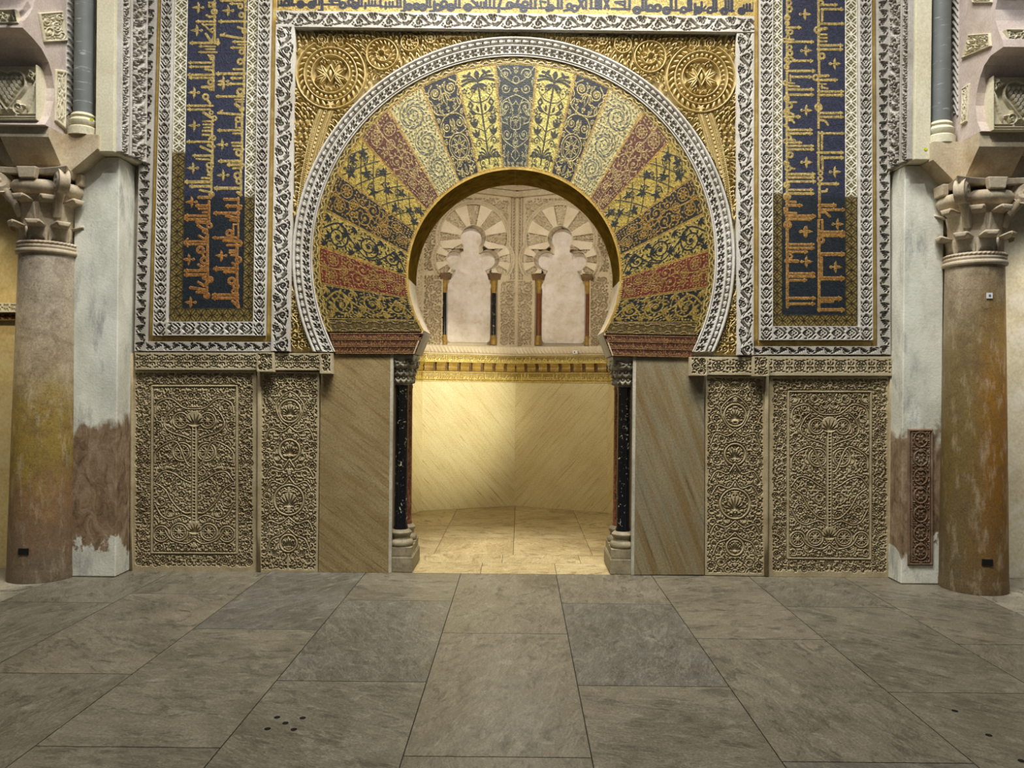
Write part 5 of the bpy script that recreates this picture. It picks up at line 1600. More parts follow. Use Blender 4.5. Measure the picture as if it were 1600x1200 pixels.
# ------------------------------------------------------------------ gilded spandrels
def spandrel_left():
    X0, Y0 = 460.0, 44.0
    W, H = 345.0, 376.0
    c = Cv(W, H); rng = random.Random(9)
    T = lambda x, y: (x - X0, y - Y0)
    R1 = 347
    # background foliage
    def inside(x, y): return math.hypot(x + X0 - OCX, y + Y0 - OCY) > R1 + 1
    y = 8
    while y < H:                                  # sprays of leaves that sweep round together
        x = rng.uniform(0, 4)
        while x < W:
            if inside(x, y):
                a = .9 * math.sin(x * .045 + 1) + 1.3 * math.sin(y * .05) + rng.uniform(-.35, .35)
                l_, w_ = rng.uniform(11, 17), rng.uniform(4.6, 6.2)
                c.leaf(x - 1.4 * math.cos(a), y - 1.4 * math.sin(a), a, l_ + 2.8, w_ + 3.6, cut=True); c.leaf(x, y, a, l_, w_, soft=1.4)
                for k_ in (.3, .5, .7): c.leaf(x + l_ * k_ * math.cos(a), y + l_ * k_ * math.sin(a), a + .5, 3.6, 1.3, cut=True)
            x += rng.uniform(8, 11)
        y += 6.5
    x, y = T(598, 87)
    for cx, cy, r in ((598, 87, 24), (641, 69, 13), (673, 62, 8), (700, 58.5, 5)):
        x, y = T(cx, cy)
        c.disc(x, y, r + 2.6, cut=True); c.ring(x, y, r, 2.4)
        for k in range(int(r * .62) + 4):
            a = 2 * PI * k / (int(r * .62) + 4)
            c.leaf(x + r * .90 * math.cos(a), y + r * .90 * math.sin(a), a + PI - .5, r * .36, 3.2)
        c.line(spiral(x, y, r * .55, 0, 1.0, .3), 2.0)
        for k in range(8):
            a = 2 * PI * k / 8
            c.leaf(x + r * .18 * math.cos(a), y + r * .18 * math.sin(a), a + .4, r * .42, 2.8)
    for px in np.arange(655, 800, 4.5):
        yy = 62 - (px - 655) * .055
        x, y = T(px, yy)
        c.leaf(x, y, -.5 - PI, 6, 2.4); c.leaf(x, y, .5 + PI, 6, 2.4)
    c.line([T(640, 58), T(720, 57), T(803, 55)], 1.4)
    # furry leaf columns falling beside the arch
    for off, w, tp in ((0, 4.0, 1), (9, 6.5, 0), (-9, 6.0, 0)):
        pts = bez([T(514 + off * .9, 166), T(500 + off * .9, 205), T(487 + off * .8, 255), T(476 + off * .55, 310), T(469 + off * .35, 362), T(466 + off * .2, 410)], 8)
        c.line(pts, w + 4, w + 1, cut=True)
        if tp:
            c.line(pts, 5.0, 3.0)
            for p in pts[::1]: c.disc(p[0], p[1], .8, cut=True)
        else:
            sg = 1 if off > 0 else -1
            c.line([(p[0] - sg * w * .5, p[1]) for p in pts], 1.5); c.line([(p[0] + sg * w * .5, p[1]) for p in pts], 1.5)
            for i in range(len(pts) - 1):
                for q_ in (0, .5):
                    px = pts[i][0] + (pts[i + 1][0] - pts[i][0]) * q_; py = pts[i][1] + (pts[i + 1][1] - pts[i][1]) * q_
                    c.leaf(px - w * .4, py + 2.6, -PI / 4, w * 1.2, 2.3)
    # medallion
    x, y = T(518, 118)
    c.disc(x, y, 57, cut=True)
    c.poly([(x - 40, y - 40), (x, y - 66), (x + 40, y - 40)], cut=True)
    c.line([(p) for p in arc(x, y, 53.5, -PI / 2 + .42, PI * 1.5 - .42, 60)] , 2.4)
    c.line(bez([arc(x, y, 53.5, -PI / 2 + .42, 0, 4)[0], (x + 10, y - 53), (x + 1, y - 62)]), 2.2); c.line(bez([arc(x, y, 53.5, PI * 1.5 - .42, 0, 4)[0], (x - 10, y - 53), (x - 1, y - 62)]), 2.2)
    c.ring(x, y, 41.0, 2.2); c.ring(x, y, 29.5, 2.2)
    for k in range(30):
        a = 2 * PI * k / 30
        c.leaf(x + 43 * math.cos(a), y + 43 * math.sin(a), a + .85 * (1 if math.cos(a) > 0 else -1), 11, 4.0)
        if k % 1 == 0: c.disc(x + 35.2 * math.cos(a + .1), y + 35.2 * math.sin(a + .1), 2.3)
    c.line([(x, y - 14), (x + 7, y), (x, y + 13), (x - 7, y), (x, y - 14)], 2.2); c.leaf(x, y - 7, PI / 2, 14, 5)
    for sg in (-1, 1):
        for a, L_, q_ in ((-.55, 22, 7), (-1.1, 21, 6), (.35, 22, 7), (.9, 22, 6), (-.1, 12, 5)):
            ang = a if sg > 0 else PI - a
            c.leaf(x + sg * 6, y + 2, ang, L_, q_, rib=True)
        curl(c, x + sg * 10, y - 19, 5, 0, 1.2 * sg, 1.8, 3, 5, 2.4); curl(c, x + sg * 9, y + 20, 5, 0, -1.2 * sg, 1.8, 3, 5, 2.4)
        xs, ys = T(518 + sg * 13, 64); c.disc(xs, ys, 12, cut=True)
        curl(c, xs, ys, 9.5, PI / 2, 2.0 * sg, 2.0, 9, 4.2, 2.4)
        for k in range(5): c.leaf(x + sg * 3 * k * .6, y + 46 + k * .5, PI / 2 + sg * k * .4, 10, 3)
    keep = np.ones(c.f.shape, bool)
    return c, X0, Y0, W, H


c, X0, Y0, W, H = spandrel_left()
ys, xs_ = np.meshgrid(np.linspace(0, H, c.f.shape[0]) + Y0, np.linspace(0, W, c.f.shape[1]) + X0, indexing='ij')
keep = np.hypot(xs_ - OCX, ys - OCY) > 343.5
for mirror, lab in ((False, 'gilded stucco spandrel with a round medallion in the upper left corner of the white frame'), (True, 'gilded stucco spandrel with a round medallion in the upper right corner of the white frame')):
    o = relief('gilded_spandrel', c.f, quad_map((X0, Y0), (X0 + W, Y0), (X0 + W, Y0 + H), (X0, Y0 + H), Y=.026, mirror=mirror), .042, M['gold_relief'], None, mask=keep)
    tag(origin_to(o, [float(v) for v in at(518 if not mirror else 1088, 180, .022)]), lab, 'spandrel')
# small gilded corners under the widest part of the arch
W2, H2 = 52.0, 128.0
c = Cv(W2, H2)
rng = random.Random(3)
for x, y, r, s_ in ((13, 104, 9, 1), (9, 78, 7, -1), (10, 56, 6, 1), (8, 38, 5, -1), (24, 118, 7, 1)):
    curl(c, x, y, r, PI / 2, 1.5 * s_, 2.0, 6, 4.5, 2.4)
c.line(bez([(4, 20), (14, 48), (3, 66), (18, 90), (4, 112)]), 1.8)
fill_gaps(c, 1, 4, 50, 126, rng, 3.6, (3.5, 6), (1.8, 2.6))
ys, xs_ = np.meshgrid(np.linspace(0, H2, c.f.shape[0]) + 421, np.linspace(0, W2, c.f.shape[1]) + 450, indexing='ij')
keep = np.hypot(xs_ - OCX, ys - OCY) > 344
for mirror, lab in ((False, 'small gilded scroll panel at the left foot of the white arch moulding'), (True, 'small gilded scroll panel at the right foot of the white arch moulding')):
    o = relief('gilded_corner', c.f, quad_map((450, 421), (502, 421), (502, 549), (450, 549), Y=.026, mirror=mirror), .040, M['gold_relief'], None, mask=keep)
    tag(origin_to(o, [float(v) for v in at(465 if not mirror else 1141, 548, .022)]), lab, 'spandrel')

# ------------------------------------------------------------------ the niche behind the arch: an octagon, a corner at its back
NC, NR = (XC, 1.99), 1.63
V8 = [np.array([NC[0] + NR * math.sin(a), NC[1] + NR * math.cos(a)]) for a in np.radians([-135, -90, -45, 0, 45, 90, 135])]
JL, JR = np.array([2 * XC + 1.02 - XC * 0 - 1.02 * 2 + 0.0, .47]), np.array([.9, .47])
JL = np.array([XC - .99, .47]); JR = np.array([XC + .99, .47])
RINGP = [JL, np.array([XC - 1.45, .80]), V8[1], V8[2], V8[3], V8[4], V8[5], np.array([XC + 1.45, .80]), JR]
NAMES = ['front_left', 'side_left', 'left', 'back_left', 'back_right', 'right', 'side_right', 'front_right']


def wnorm(a, b):
    d = (b - a) / np.linalg.norm(b - a)
    n = np.array([-d[1], d[0]])
    if np.dot(np.array(NC) - (a + b) / 2, n) < 0: n = -n
    return n


for i, nm in enumerate(NAMES):
    a, b = RINGP[i], RINGP[i + 1]
    n = wnorm(a, b) * .2
    q = [a, b, b - n, a - n]
    k = .82 if 2 <= i <= 5 else 0.0               # the arcade zone is set back behind its carving
    e_ = (b - a) / np.linalg.norm(b - a) * (.14 if k else 0)
    q2 = [a - n * k - e_, b - n * k + e_, b - n * 1.9 + e_ * 2, a - n * 1.9 - e_ * 2]
    m = MB().hexa([(p[0], p[1], 0) for p in q], [(p[0], p[1], 2.04) for p in q])
    o = m.hexa([(p[0], p[1], 2.04) for p in q2], [(p[0], p[1], 4.6) for p in q2]).build('wall_niche_' + nm, M['niche_plain'])
    tag(o, kind='structure')
tag(box_obj('ceiling_niche', (-2.0, .47, 4.55), (1.9, 3.9, 4.7), M['niche_plain']), kind='structure')


def wmap(a, b, z0, z1, off=0.0):
    n = wnorm(a, b)
    def f(U, V):
        p = a[None, None, :] * (1 - U[..., None]) + b[None, None, :] * U[..., None] + n * off
        z = z1 + (z0 - z1) * V
        return np.concatenate([p, z[..., None]], -1)
    return f


def n3(a, b):
    n = wnorm(a, b); return (n[0], n[1], 0)


WALLS4 = [(V8[1], V8[2], 'left side'), (V8[2], V8[3], 'left back'), (V8[3], V8[4], 'right back'), (V8[4], V8[5], 'right side')]
for i, (a, b, wd) in enumerate(WALLS4):
    Lw = np.linalg.norm(b - a)
    lab = ['narrowly seen pale marble slab on the left side wall of the niche', 'pale gold marble slab left of the niche corner, the brightest lit', 'pale gold marble slab right of the niche corner', 'narrowly seen pale marble slab on the right side wall of the niche'][i]
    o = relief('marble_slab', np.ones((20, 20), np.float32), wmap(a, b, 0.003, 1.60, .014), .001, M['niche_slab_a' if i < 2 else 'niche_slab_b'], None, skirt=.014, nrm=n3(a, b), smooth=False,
               tc=lambda U, V: np.stack([U * Lw, (1 - V) * 1.6, 0 * U], -1))
    tag(origin_to(o, [float(v) for v in ((a + b) / 2)] + [0.0]), lab, 'marble slab')

t = thing('niche_cornice', 'gold cornice around the niche under a white roped ledge, with a row of small brackets', 'cornice', (XC, 3.5, 1.6))
rope = t_rope(9, 5.5).f
for i, (a, b, wd) in enumerate(WALLS4):
    nn = n3(a, b)
    c = scribble(144, 13, 90 + i)
    relief('gold_frieze', c.f, wmap(a, b, 1.60, 1.725, .02), .006, M['mosaic_niche'], t, cols=paint((148, 126, 64, .4), (c.f, (208, 184, 104), .6), jitter=.1, seed=i), skirt=.02, nrm=nn)
    c = scribble(144, 9, 70 + i)
    relief('upper_gold_frieze', c.f, wmap(a, b, 1.84, 1.935, .05), .006, M['mosaic_niche'], t, cols=paint((150, 130, 72, .4), (c.f, (212, 190, 112), .6), jitter=.1, seed=9 + i), skirt=.05, nrm=nn)
    relief('bracket_ground', np.ones((3, 8), np.float32), wmap(a, b, 1.725, 1.84, .004), .002, M['wood'], t, nrm=nn)
    n = wnorm(a, b); d = (b - a) / np.linalg.norm(b - a); Lw = np.linalg.norm(b - a)
    for k in range(8):
        m = MB(); c0 = a + d * Lw * (k + .5) / 8
        w = Lw / 8 * .36
        prof = [(0, 1.735), (.018, 1.735), (.034, 1.765), (.022, 1.79), (.05, 1.838), (0, 1.838)]
        m.prism(prof, lambda p: (*(c0 - d * w + n * (.004 + p[0])), p[1]), lambda p: (*(c0 + d * w + n * (.004 + p[0])), p[1]))
        m.build('bracket', M['gilt'], t)
    F = tiled(rope, 144, 5.5).T
    bulge = np.sqrt(np.clip(1 - np.linspace(-1, 1, F.shape[0]) ** 2, 0, 1)).astype(np.float32)
    relief('rope_ledge', (F * .35 + bulge[:, None] * .65).astype(np.float32), wmap(a, b, 1.955, 2.05, .10), .035, M['niche_plain'], t, skirt=.10, nrm=nn)
    m = MB(); p = [a, b, b + n * .10, a + n * .10]
    m.hexa([(v[0], v[1], 1.937) for v in p], [(v[0], v[1], 1.955) for v in p]).build('ledge', M['niche_plain'], t)

# arcade zone: carved field with a trefoil blind arch on either back wall
def on_wall0(x, y, p0, n):                       # level-camera pixel -> wall point
    x = (np.asarray(x, float) - PX0) / FPX; z = -(np.asarray(y, float) - PY0) / FPX
    den = n[0] * x + n[1]
    tt = (n[0] * (p0[0] - CAM[0]) + n[1] * (p0[1] - CAM[1])) / den
    return np.stack([CAM[0] + x * tt, CAM[1] + tt, CAM[2] + z * tt], -1)


NX0, NX1, NY0, NY1 = 659.1, 805.4, 300.0, 543.0
NW, NH = NX1 - NX0, NY1 - NY0
nwn = wnorm(V8[2], V8[3])
ccx, ccy = 737 - NX0, 372.3 - NY0
LOB = [(ccx, ccy, 19.0, 52.0), (ccx - 25.5, ccy + 34, 15.5, 33.0), (ccx + 25.0, ccy + 34, 15.5, 33.5)]


def niche_field(seed):
    c = Cv(NW, NH, d=1.55)
    arabesque(c, 2, 14, 31, 125, 3.4, 6.5, seed, 1.6, 500); arabesque(c, 118, 14, NW - 13, 125, 3.4, 6.5, seed + 1, 1.6, 300)
    arabesque(c, 30, 10, 120, 60, 3.4, 6.5, seed + 2, 1.6, 400)
    arabesque(c, 2, 132, 31, NH - 3, 4, 7.5, seed + 3, 1.7, 500); arabesque(c, 122, 140, NW + 2, NH - 3, 4, 8.0, seed + 4, 1.7, 500)
    c.f = 1 - c.f
    c.seg(NW - 6, 4, NW - 6, 136, 10, cut=True)
    for x in (NW - 10, NW - 6): c.seg(x, 4, x, 136, 1.6)
    c.seg(NW - .3, -5, NW - .3, NH + 5, 3.4)
    for k in range(26): c.line([(NW - 9, 8 + k * 5), (NW - 6.5, 10 + k * 5)], 1.2); c.line([(NW - 5, 10 + k * 5), (NW - 2, 7 + k * 5)], 1.2)
    c.seg(0, 128, 34, 128, 3.2); c.seg(118, 138, NW, 138, 3.0)
    c.seg(121, 138, 121, NH, 2.4); c.seg(NW - .6, 138, NW - .6, NH, 1.6); c.seg(30, 128, 30, NH, 2.0)
    return c


def niche_arcade(mirror, seed):
    c = niche_field(seed)
    ny, nx = c.f.shape
    X, Y = np.meshgrid(c.x, c.y)
    dm = [np.hypot(X - a, Y - b) for a, b, r, R in LOB]
    opening = np.zeros(X.shape, bool)
    for d, (a, b, r, R) in zip(dm, LOB): opening |= d < r
    opening |= (np.abs(X - ccx) < 15) & (Y > ccy) & (Y < 122)
    opening |= (X > 32) & (X < 117) & (Y >= 122 + 5) & (Y < NH - 3)
    opening |= (X > 44) & (X < 105) & (Y >= 112) & (Y < 130)
    top = (dm[0] < LOB[0][3]) & (Y < ccy + 17)
    s1 = (dm[1] < LOB[1][3]) & ~top & (X < ccx); s2 = (dm[2] < LOB[2][3]) & ~top & (X >= ccx)
    voz = (top | s1 | s2) & ~opening & (Y < 128)
    outer = np.full(X.shape, 99.0)
    for d, (a, b, r, R) in zip(dm, LOB): outer = np.minimum(outer, d - R)
    outer = np.where(Y > 130, 99.0, outer)
    H = c.f * .045 - .045
    zone = (outer < 7.5) & (outer > 0) & ~opening
    H = np.where(zone, -.012, H)
    H = np.where(zone & (np.abs(outer - 1.2) < 1.2), .018, H); H = np.where(zone & (np.abs(outer - 6.3) < 1.0), .010, H)
    rp = (np.sin((np.arctan2(Y - ccy - 14, X - ccx)) * 60) > 0)
    H = np.where(zone & (np.abs(outer - 3.8) < 1.0) & rp, .006, H)
    # wedge numbers
    idx = np.full(X.shape, -1)
    st = math.radians(23)
    aT = np.arctan2(ccy - Y, X - ccx)
    kT = np.round((aT - PI / 2) / st).astype(int)
    idx = np.where(voz & top, kT + 50, idx)
    a1 = np.arctan2(LOB[1][1] - Y, LOB[1][0] - X); k1 = np.round((a1 - math.radians(4)) / st).astype(int)
    idx = np.where(voz & s1, k1 + 100, idx)
    a2 = np.arctan2(LOB[2][1] - Y, X - LOB[2][0]); k2 = np.round((a2 - math.radians(4)) / st).astype(int)
    idx = np.where(voz & s2, k2 + 150, idx)
    fr = Cv(NW, NH, d=1.55); arabesque(fr, 15, 15, 132, 128, 2.6, 4.6, seed + 9, 1.1, 900); fr.f = 1 - fr.f
    carved = (idx % 2 == 0)
    H = np.where(voz & carved, fr.f * .032 - .032, H)
    H = np.where(voz & ~carved, .010, H)
    # thin joints between wedges stay proud
    rim = voz & (np.minimum.reduce([np.abs(d - r) for d, (a, b, r, R) in zip(dm, LOB)]) < 2.0)
    H = np.where(rim, .014, H)
    H = np.where(opening, -.14, H)
    U = X / NW; Vv = Y / NH
    p0 = (V8[3][0], V8[3][1])
    def mp(U, V):
        P = on_wall0(NX0 + U * NW, NY0 + V * NH, p0, nwn)
        if mirror: P = P * np.array([-1, 1, 1]) + np.array([2 * XC, 0, 0])
        return P
    nn = (-nwn[0] if mirror else nwn[0], nwn[1], 0)
    side = 'right' if mirror else 'left'
    H = H.astype(np.float32)
    def dil(m):
        o = m.copy(); o[1:] |= m[:-1]; o[:-1] |= m[1:]; o[:, 1:] |= m[:, :-1]; o[:, :-1] |= m[:, 1:]
        return o
    fieldm = ~(voz | opening)
    b3 = mp(np.array([[.5]]), np.array([[1.0]]))[0, 0]
    o = relief('carved_wall_field', H, mp, 1.0, M['niche_stucco'], None, mask=dil(fieldm), nrm=nn)
    tag(origin_to(o, [float(v) for v in b3]), 'pale carved stucco field around the %s blind arch inside the niche' % side, 'wall panel')
    t = thing('blind_arch', 'trefoil blind arch with wedge shaped blocks on the %s wall of the niche' % side, 'arch', b3)
    for k in np.unique(idx[idx >= 0]):
        m = (idx == k)
        if m.sum() < 60: continue
        o = relief('voussoir', H, mp, 1.0, M['niche_stucco' if k % 2 == 0 else 'niche_plain'], t, mask=dil(m), nrm=nn)
        if k % 2 == 0: o['label'] = 'carved voussoir'
    relief('recess', H, mp, 1.0, M['niche_plain'], t, mask=dil(opening), nrm=nn)
    # whitewashed filling of the opening
    rng = np.random.default_rng(seed)
    fil = np.zeros(X.shape, bool)
    for d, (a, b, r, R) in zip(dm, LOB): fil |= d < r - .5
    fil |= (np.abs(X - ccx) < 14) & (Y > ccy) & (Y < 122)
    q = np.maximum(np.abs(X - 74.5) - 27, 0) ** 2 + np.maximum(np.abs(Y - 185) - 44, 0) ** 2
    fil |= q < 7.5 ** 2
    fil |= (np.abs(X - ccx) < 22 + (Y - 118) * .5) & (Y > 112) & (Y < 150)
    n_ = rng.standard_normal((ny // 6 + 2, nx // 6 + 2))
    n_ = np.kron(n_, np.ones((6, 6)))[:ny, :nx]
    for _ in range(4): n_ = (n_ + np.roll(n_, 2, 0) + np.roll(n_, 2, 1) + np.roll(n_, -2, 0) + np.roll(n_, -2, 1)) / 5
    sh = np.where(Y < 118, -.105, -.105 + np.clip((Y - 112) / 30, 0, 1) * .05)
    Hf = (sh + n_ * .004).astype(np.float32)
    e = ~fil
    Hf = np.where(dil(e), -.138, Hf).astype(np.float32)
    relief('plaster_filling', Hf, mp, 1.0, M['plaster_fill'], t, mask=dil(fil), nrm=nn)
    # colonnettes in the opening
    for j, (cx_, mt) in enumerate(((35.5, 'black' if not mirror else 'brown_small'), (113.0, 'black' if not mirror else 'brown_small'))):
        b = mp(np.array([[cx_ / NW]]), np.array([[1.0]]))[0, 0]; n = np.array(nn)
        zz = lambda yy: float(mp(np.array([[cx_ / NW]]), np.array([[yy / NH]]))[0, 0][2])
        cp = b - n * .045
        cc = (float(cp[0]), float(cp[1]))
        inner = (j == 1) != mirror if False else (j == 1)
        lab = '%s colonnette at the %s of the %s blind arch' % ('black' if mt == 'black' else 'reddish brown', 'corner side' if j == 1 else 'outer side', side)
        k = thing('blind_arch_colonnette', lab, 'colonnette', (cc[0], cc[1], zz(238)))
        r = .030
        MB().lathe([(r * 1.5, zz(239)), (r * 1.5, zz(235)), (r * 1.25, zz(232)), (r * 1.4, zz(229)), (r * 1.1, zz(226)), (r * 1.25, zz(224))], cc, cc, zz(239), zz(224), 18).build('base', M['gilt_small'], k, smooth=True, auto=True)
        MB().lathe([(r, zz(224)), (r * .94, zz(158))], cc, cc, zz(224), zz(158), 18).build('shaft', M[mt], k, smooth=True, auto=True)
        MB().lathe([(r * 1.1, zz(158)), (r * .95, zz(155)), (r * 1.35, zz(150)), (r * 1.2, zz(147)), (r * 1.6, zz(141)), (r * 1.4, zz(139)), (r * 1.7, zz(137))], cc, cc, zz(158), zz(137), 18).build('capital', M['gilt_small'], k, smooth=True, auto=True)
        m = MB(); d = np.array([-nn[1], nn[0], 0]); w = .066
        q4 = [cp + d * w - n * .05, cp - d * w - n * .05, cp - d * w + n * .055, cp + d * w + n * .055]
        q5 = [cp + d * w * 1.25 - n * .05, cp - d * w * 1.25 - n * .05, cp - d * w * 1.25 + n * .065, cp + d * w * 1.25 + n * .065]
        m.hexa([(v[0], v[1], zz(137)) for v in q4], [(v[0], v[1], zz(128)) for v in q5]).build('impost', M['wood'], k)


niche_arcade(False, 301)
niche_arcade(True, 402)
for i in (0, 3):
    a, b, wd = WALLS4[i]
    c = Cv(144, 230); arabesque(c, 2, 2, 142, 228, 4, 8, 500 + i, 1.3, 900); c.f = 1 - c.f
    o = relief('carved_wall_field', c.f, wmap(a, b, 2.05, 4.1, -.015), .028, M['niche_stucco'], None, nrm=n3(a, b))
    tag(origin_to(o, [float(v) for v in ((a + b) / 2)] + [2.05]), 'sliver of carved stucco field on the niche %s wall' % ('left side' if i == 0 else 'right side'), 'wall panel')
t = thing('upper_cornice', 'carved stucco cornice bands high in the niche, just under the arch crown', 'cornice', (XC, 3.5, 4.0))
TA = t_archband(10, 12).f
for i, (a, b, wd) in enumerate(WALLS4[1:3]):
    for z0, z1, off in ((3.99, 4.06, .03), (4.07, 4.13, .055), (4.14, 4.22, .08), (4.23, 4.34, .11)):
        F = tiled(TA, 144, 12).T
        relief('carved_band', F, wmap(a, b, z0, z1, off), .014, M['niche_stucco'], t, skirt=off, nrm=n3(a, b))
tag(box_obj('motion_sensor', (*[float(v) for v in (on_wall0(906, 557, V8[3], wnorm(V8[3], V8[4])) + np.array([0, -.16, 0]))[:2]], 1.958), (0, 0, 0), M['white_plastic'])) if False else None
pz = V8[3] * .33 + V8[4] * .67; nz = wnorm(V8[3], V8[4]); dz = (V8[4] - V8[3]) / np.linalg.norm(V8[4] - V8[3])
q4 = [pz + nz * .141, pz + dz * .062 + nz * .141, pz + dz * .062 + nz * .175, pz + nz * .175]
s = thing('motion_sensor', 'tiny white sensor box on the roped ledge at the right of the niche', 'sensor', (float(pz[0]), float(pz[1]), 1.96))
MB().hexa([(v[0], v[1], 1.955) for v in q4], [(v[0], v[1], 1.995) for v in q4]).build('case', M['white_plastic'], s, bevel=.003)
q4 = [pz + dz * .016 + nz * .174, pz + dz * .030 + nz * .174, pz + dz * .030 + nz * .1765, pz + dz * .016 + nz * .1765]
MB().hexa([(v[0], v[1], 1.968) for v in q4], [(v[0], v[1], 1.982) for v in q4]).build('lens', M['dark'], s)

# ------------------------------------------------------------------ jamb colonnettes and their plinths
def cyl_relief(name, F, cx, cy, prof, mat, parent, depth):
    zs = np.array([p[1] for p in prof]); rs = np.array([p[0] for p in prof])
    z0, z1 = zs[0], zs[-1]
    def mp(U, V):
        A = 2 * PI * U; z = z0 + (z1 - z0) * V; r = np.interp(z, zs, rs)
        return np.stack([cx + r * np.cos(A), cy + r * np.sin(A), z], -1)
    def nf(U, V):
        A = 2 * PI * U
        return np.stack([np.cos(A), np.sin(A), 0 * A], -1)
    F = F.copy(); F[:, -1] = F[:, 0]
    return relief(name, F, mp, depth, mat, parent, nrm=nf)


def jamb_colonnette(X, Y, r, mat, lab, seed):
    t = thing('jamb_colonnette', lab, 'colonnette', (X, Y, .14))
    c0 = (X, Y); z0, z1 = .34, 1.545
    b = MB().lathe([(r * 1.75, .205), (r * 1.95, .22), (r * 1.95, .24), (r * 1.8, .255), (r * 1.5, .265), (r * 1.42, .285), (r * 1.55, .297), (r * 1.68, .308), (r * 1.68, .322), (r * 1.4, .335), (r * 1.2, .345)], c0, c0, .2, .345, 36)
    w = r * 1.95
    b.box((X - w, Y - w, .14), (X + w, Y + w, .207))
    b.build('base', M['base_stone'], t, smooth=True, auto=True)
    MB().lathe([(r * 1.12, .343), (r * 1.12, .36), (r * 1.0, .375), (r * .98, 1.515), (r * 1.06, 1.522), (r * 1.06, 1.545)], c0, c0, .3, 1.545, 36).build('shaft', mat, t, smooth=True, auto=True)
    c = Cv(90, 46, d=1.3); rng = random.Random(seed)
    for row, (y, L_) in enumerate(((3, 12), (15, 13), (28, 13))):
        for k in range(10):
            x = (k + .5 * (row % 2)) * 9
            for dx in (0, 90, -90):
                for a in (-.55, 0, .55): c.leaf(x + dx, y, PI / 2 + a, L_, 3.0)
                c.disc(x + dx, y + L_ * .55, 1.0, cut=True)
    for k in range(4):
        curl(c, 11 + k * 22.5, 38, 5, 0, 1.3, 1.6); curl(c, 22 + k * 22.5 - 6, 39, 3.6, 0, -1.3, 1.6)
    cyl_relief('capital', c.f, X, Y, [(r * .98, 1.545), (r * 1.08, 1.60), (r * 1.3, 1.66), (r * 1.75, 1.72), (r * 2.0, 1.775)], M['small_capital'], t, .020)
    w = r * 1.9
    MB().hexa([(X - w, Y - w, 1.765), (X + w, Y - w, 1.765), (X + w, Y + w, 1.765), (X - w, Y + w, 1.765)], [(X - w * 1.05, Y - w, 1.797), (X + w * 1.05, Y - w, 1.797), (X + w * 1.05, Y + w, 1.797), (X - w * 1.05, Y + w, 1.797)]).build('abacus', M['small_capital'], t, bevel=.006)
    return t


for sgn, word in ((-1, 'left'), (1, 'right')):
    mx = lambda x: x if sgn < 0 else 2 * XC - x
    jamb_colonnette(mx(-.985), .115, .055, M['black'], 'black speckled marble colonnette at the front of the %s jamb' % word, 3)
    jamb_colonnette(mx(-.982), .365, .051, M['red'], 'thin red breccia colonnette behind the black one on the %s jamb' % word, 5)
    xs2 = sorted((mx(-1.068), mx(-.868)))
    m = MB().box((xs2[0], .002, .003), (xs2[1], .47, .128))
    m.box((xs2[0] + .004, .008, .128), (xs2[1] - .006, .466, .14))
    o = m.build('jamb_plinth', M['base_stone'], None, bevel=.008)
    tag(origin_to(o, (sum(xs2) / 2, .24, .003)), 'worn stone plinth under the two %s jamb colonnettes' % word, 'plinth')
    xs2 = sorted((mx(-1.064), mx(-1.040)))
    tag(box_obj('trim_%d' % (5 if sgn < 0 else 6), (xs2[0], -.006, .003), (xs2[1], .03, 1.80), M['pale_strip']), kind='structure')

# ------------------------------------------------------------------ the great side columns, their imposts and the lobed arches
SIDE = {
    'left': dict(s=1, cb=(-3.772, -.225), ct=(-3.742, -.225), mat='column_l', zc=0.0,
                 xm=-3.56, ym0=-.34, ym1=-.54, xa0=-3.49, xa1=-3.28, ya=-.38, pier=(-3.545, -3.19, -.23), up=(-3.315, -3.172, -3.108, -.35), small=(-3.436, -.30)),
    'right': dict(s=-1, cb=(3.565, -.30), ct=(3.552, -.30), mat='column_r', zc=-.03,
                  xm=3.39, ym0=-.42, ym1=-.62, xa0=3.35, xa1=3.167, ya=-.40, pier=(3.36, 3.045, -.21), up=(3.178, 3.052, 3.032, -.345), small=(3.273, -.30)),
}
ARCHPX = {
    'left': [(70, 201), (78, 182), (84, 158), (85, 138), (82, 118), (76, 97), (65, 76), (51, 59), (35, 43), (37, 33), (45, 24), (51, 13), (54, 0), (54, -14), (48, -30), (36, -46)],
    'right': [(1533, 211), (1527, 190), (1524, 165), (1526, 145), (1531, 121), (1538, 102), (1548, 87), (1568, 73), (1566, 62), (1560, 48), (1556, 32), (1555, 15), (1558, 0), (1564, -16), (1572, -32)],
}


def at_x(px, py, X):
    """pixel -> point on the upright plane x = X"""
    x, z = ray(px, py)
    d = X / x
    return np.stack([np.full_like(d, X), d - DIST, HCAM + z * d], -1)


def quad3(a, b, c, d):
    a, b, c, d = [np.asarray(v, float) for v in (a, b, c, d)]
    def f(U, V):
        U = U[..., None]; V = V[..., None]
        return (a * (1 - U) + b * U) * (1 - V) + (d * (1 - U) + c * U) * V
    return f


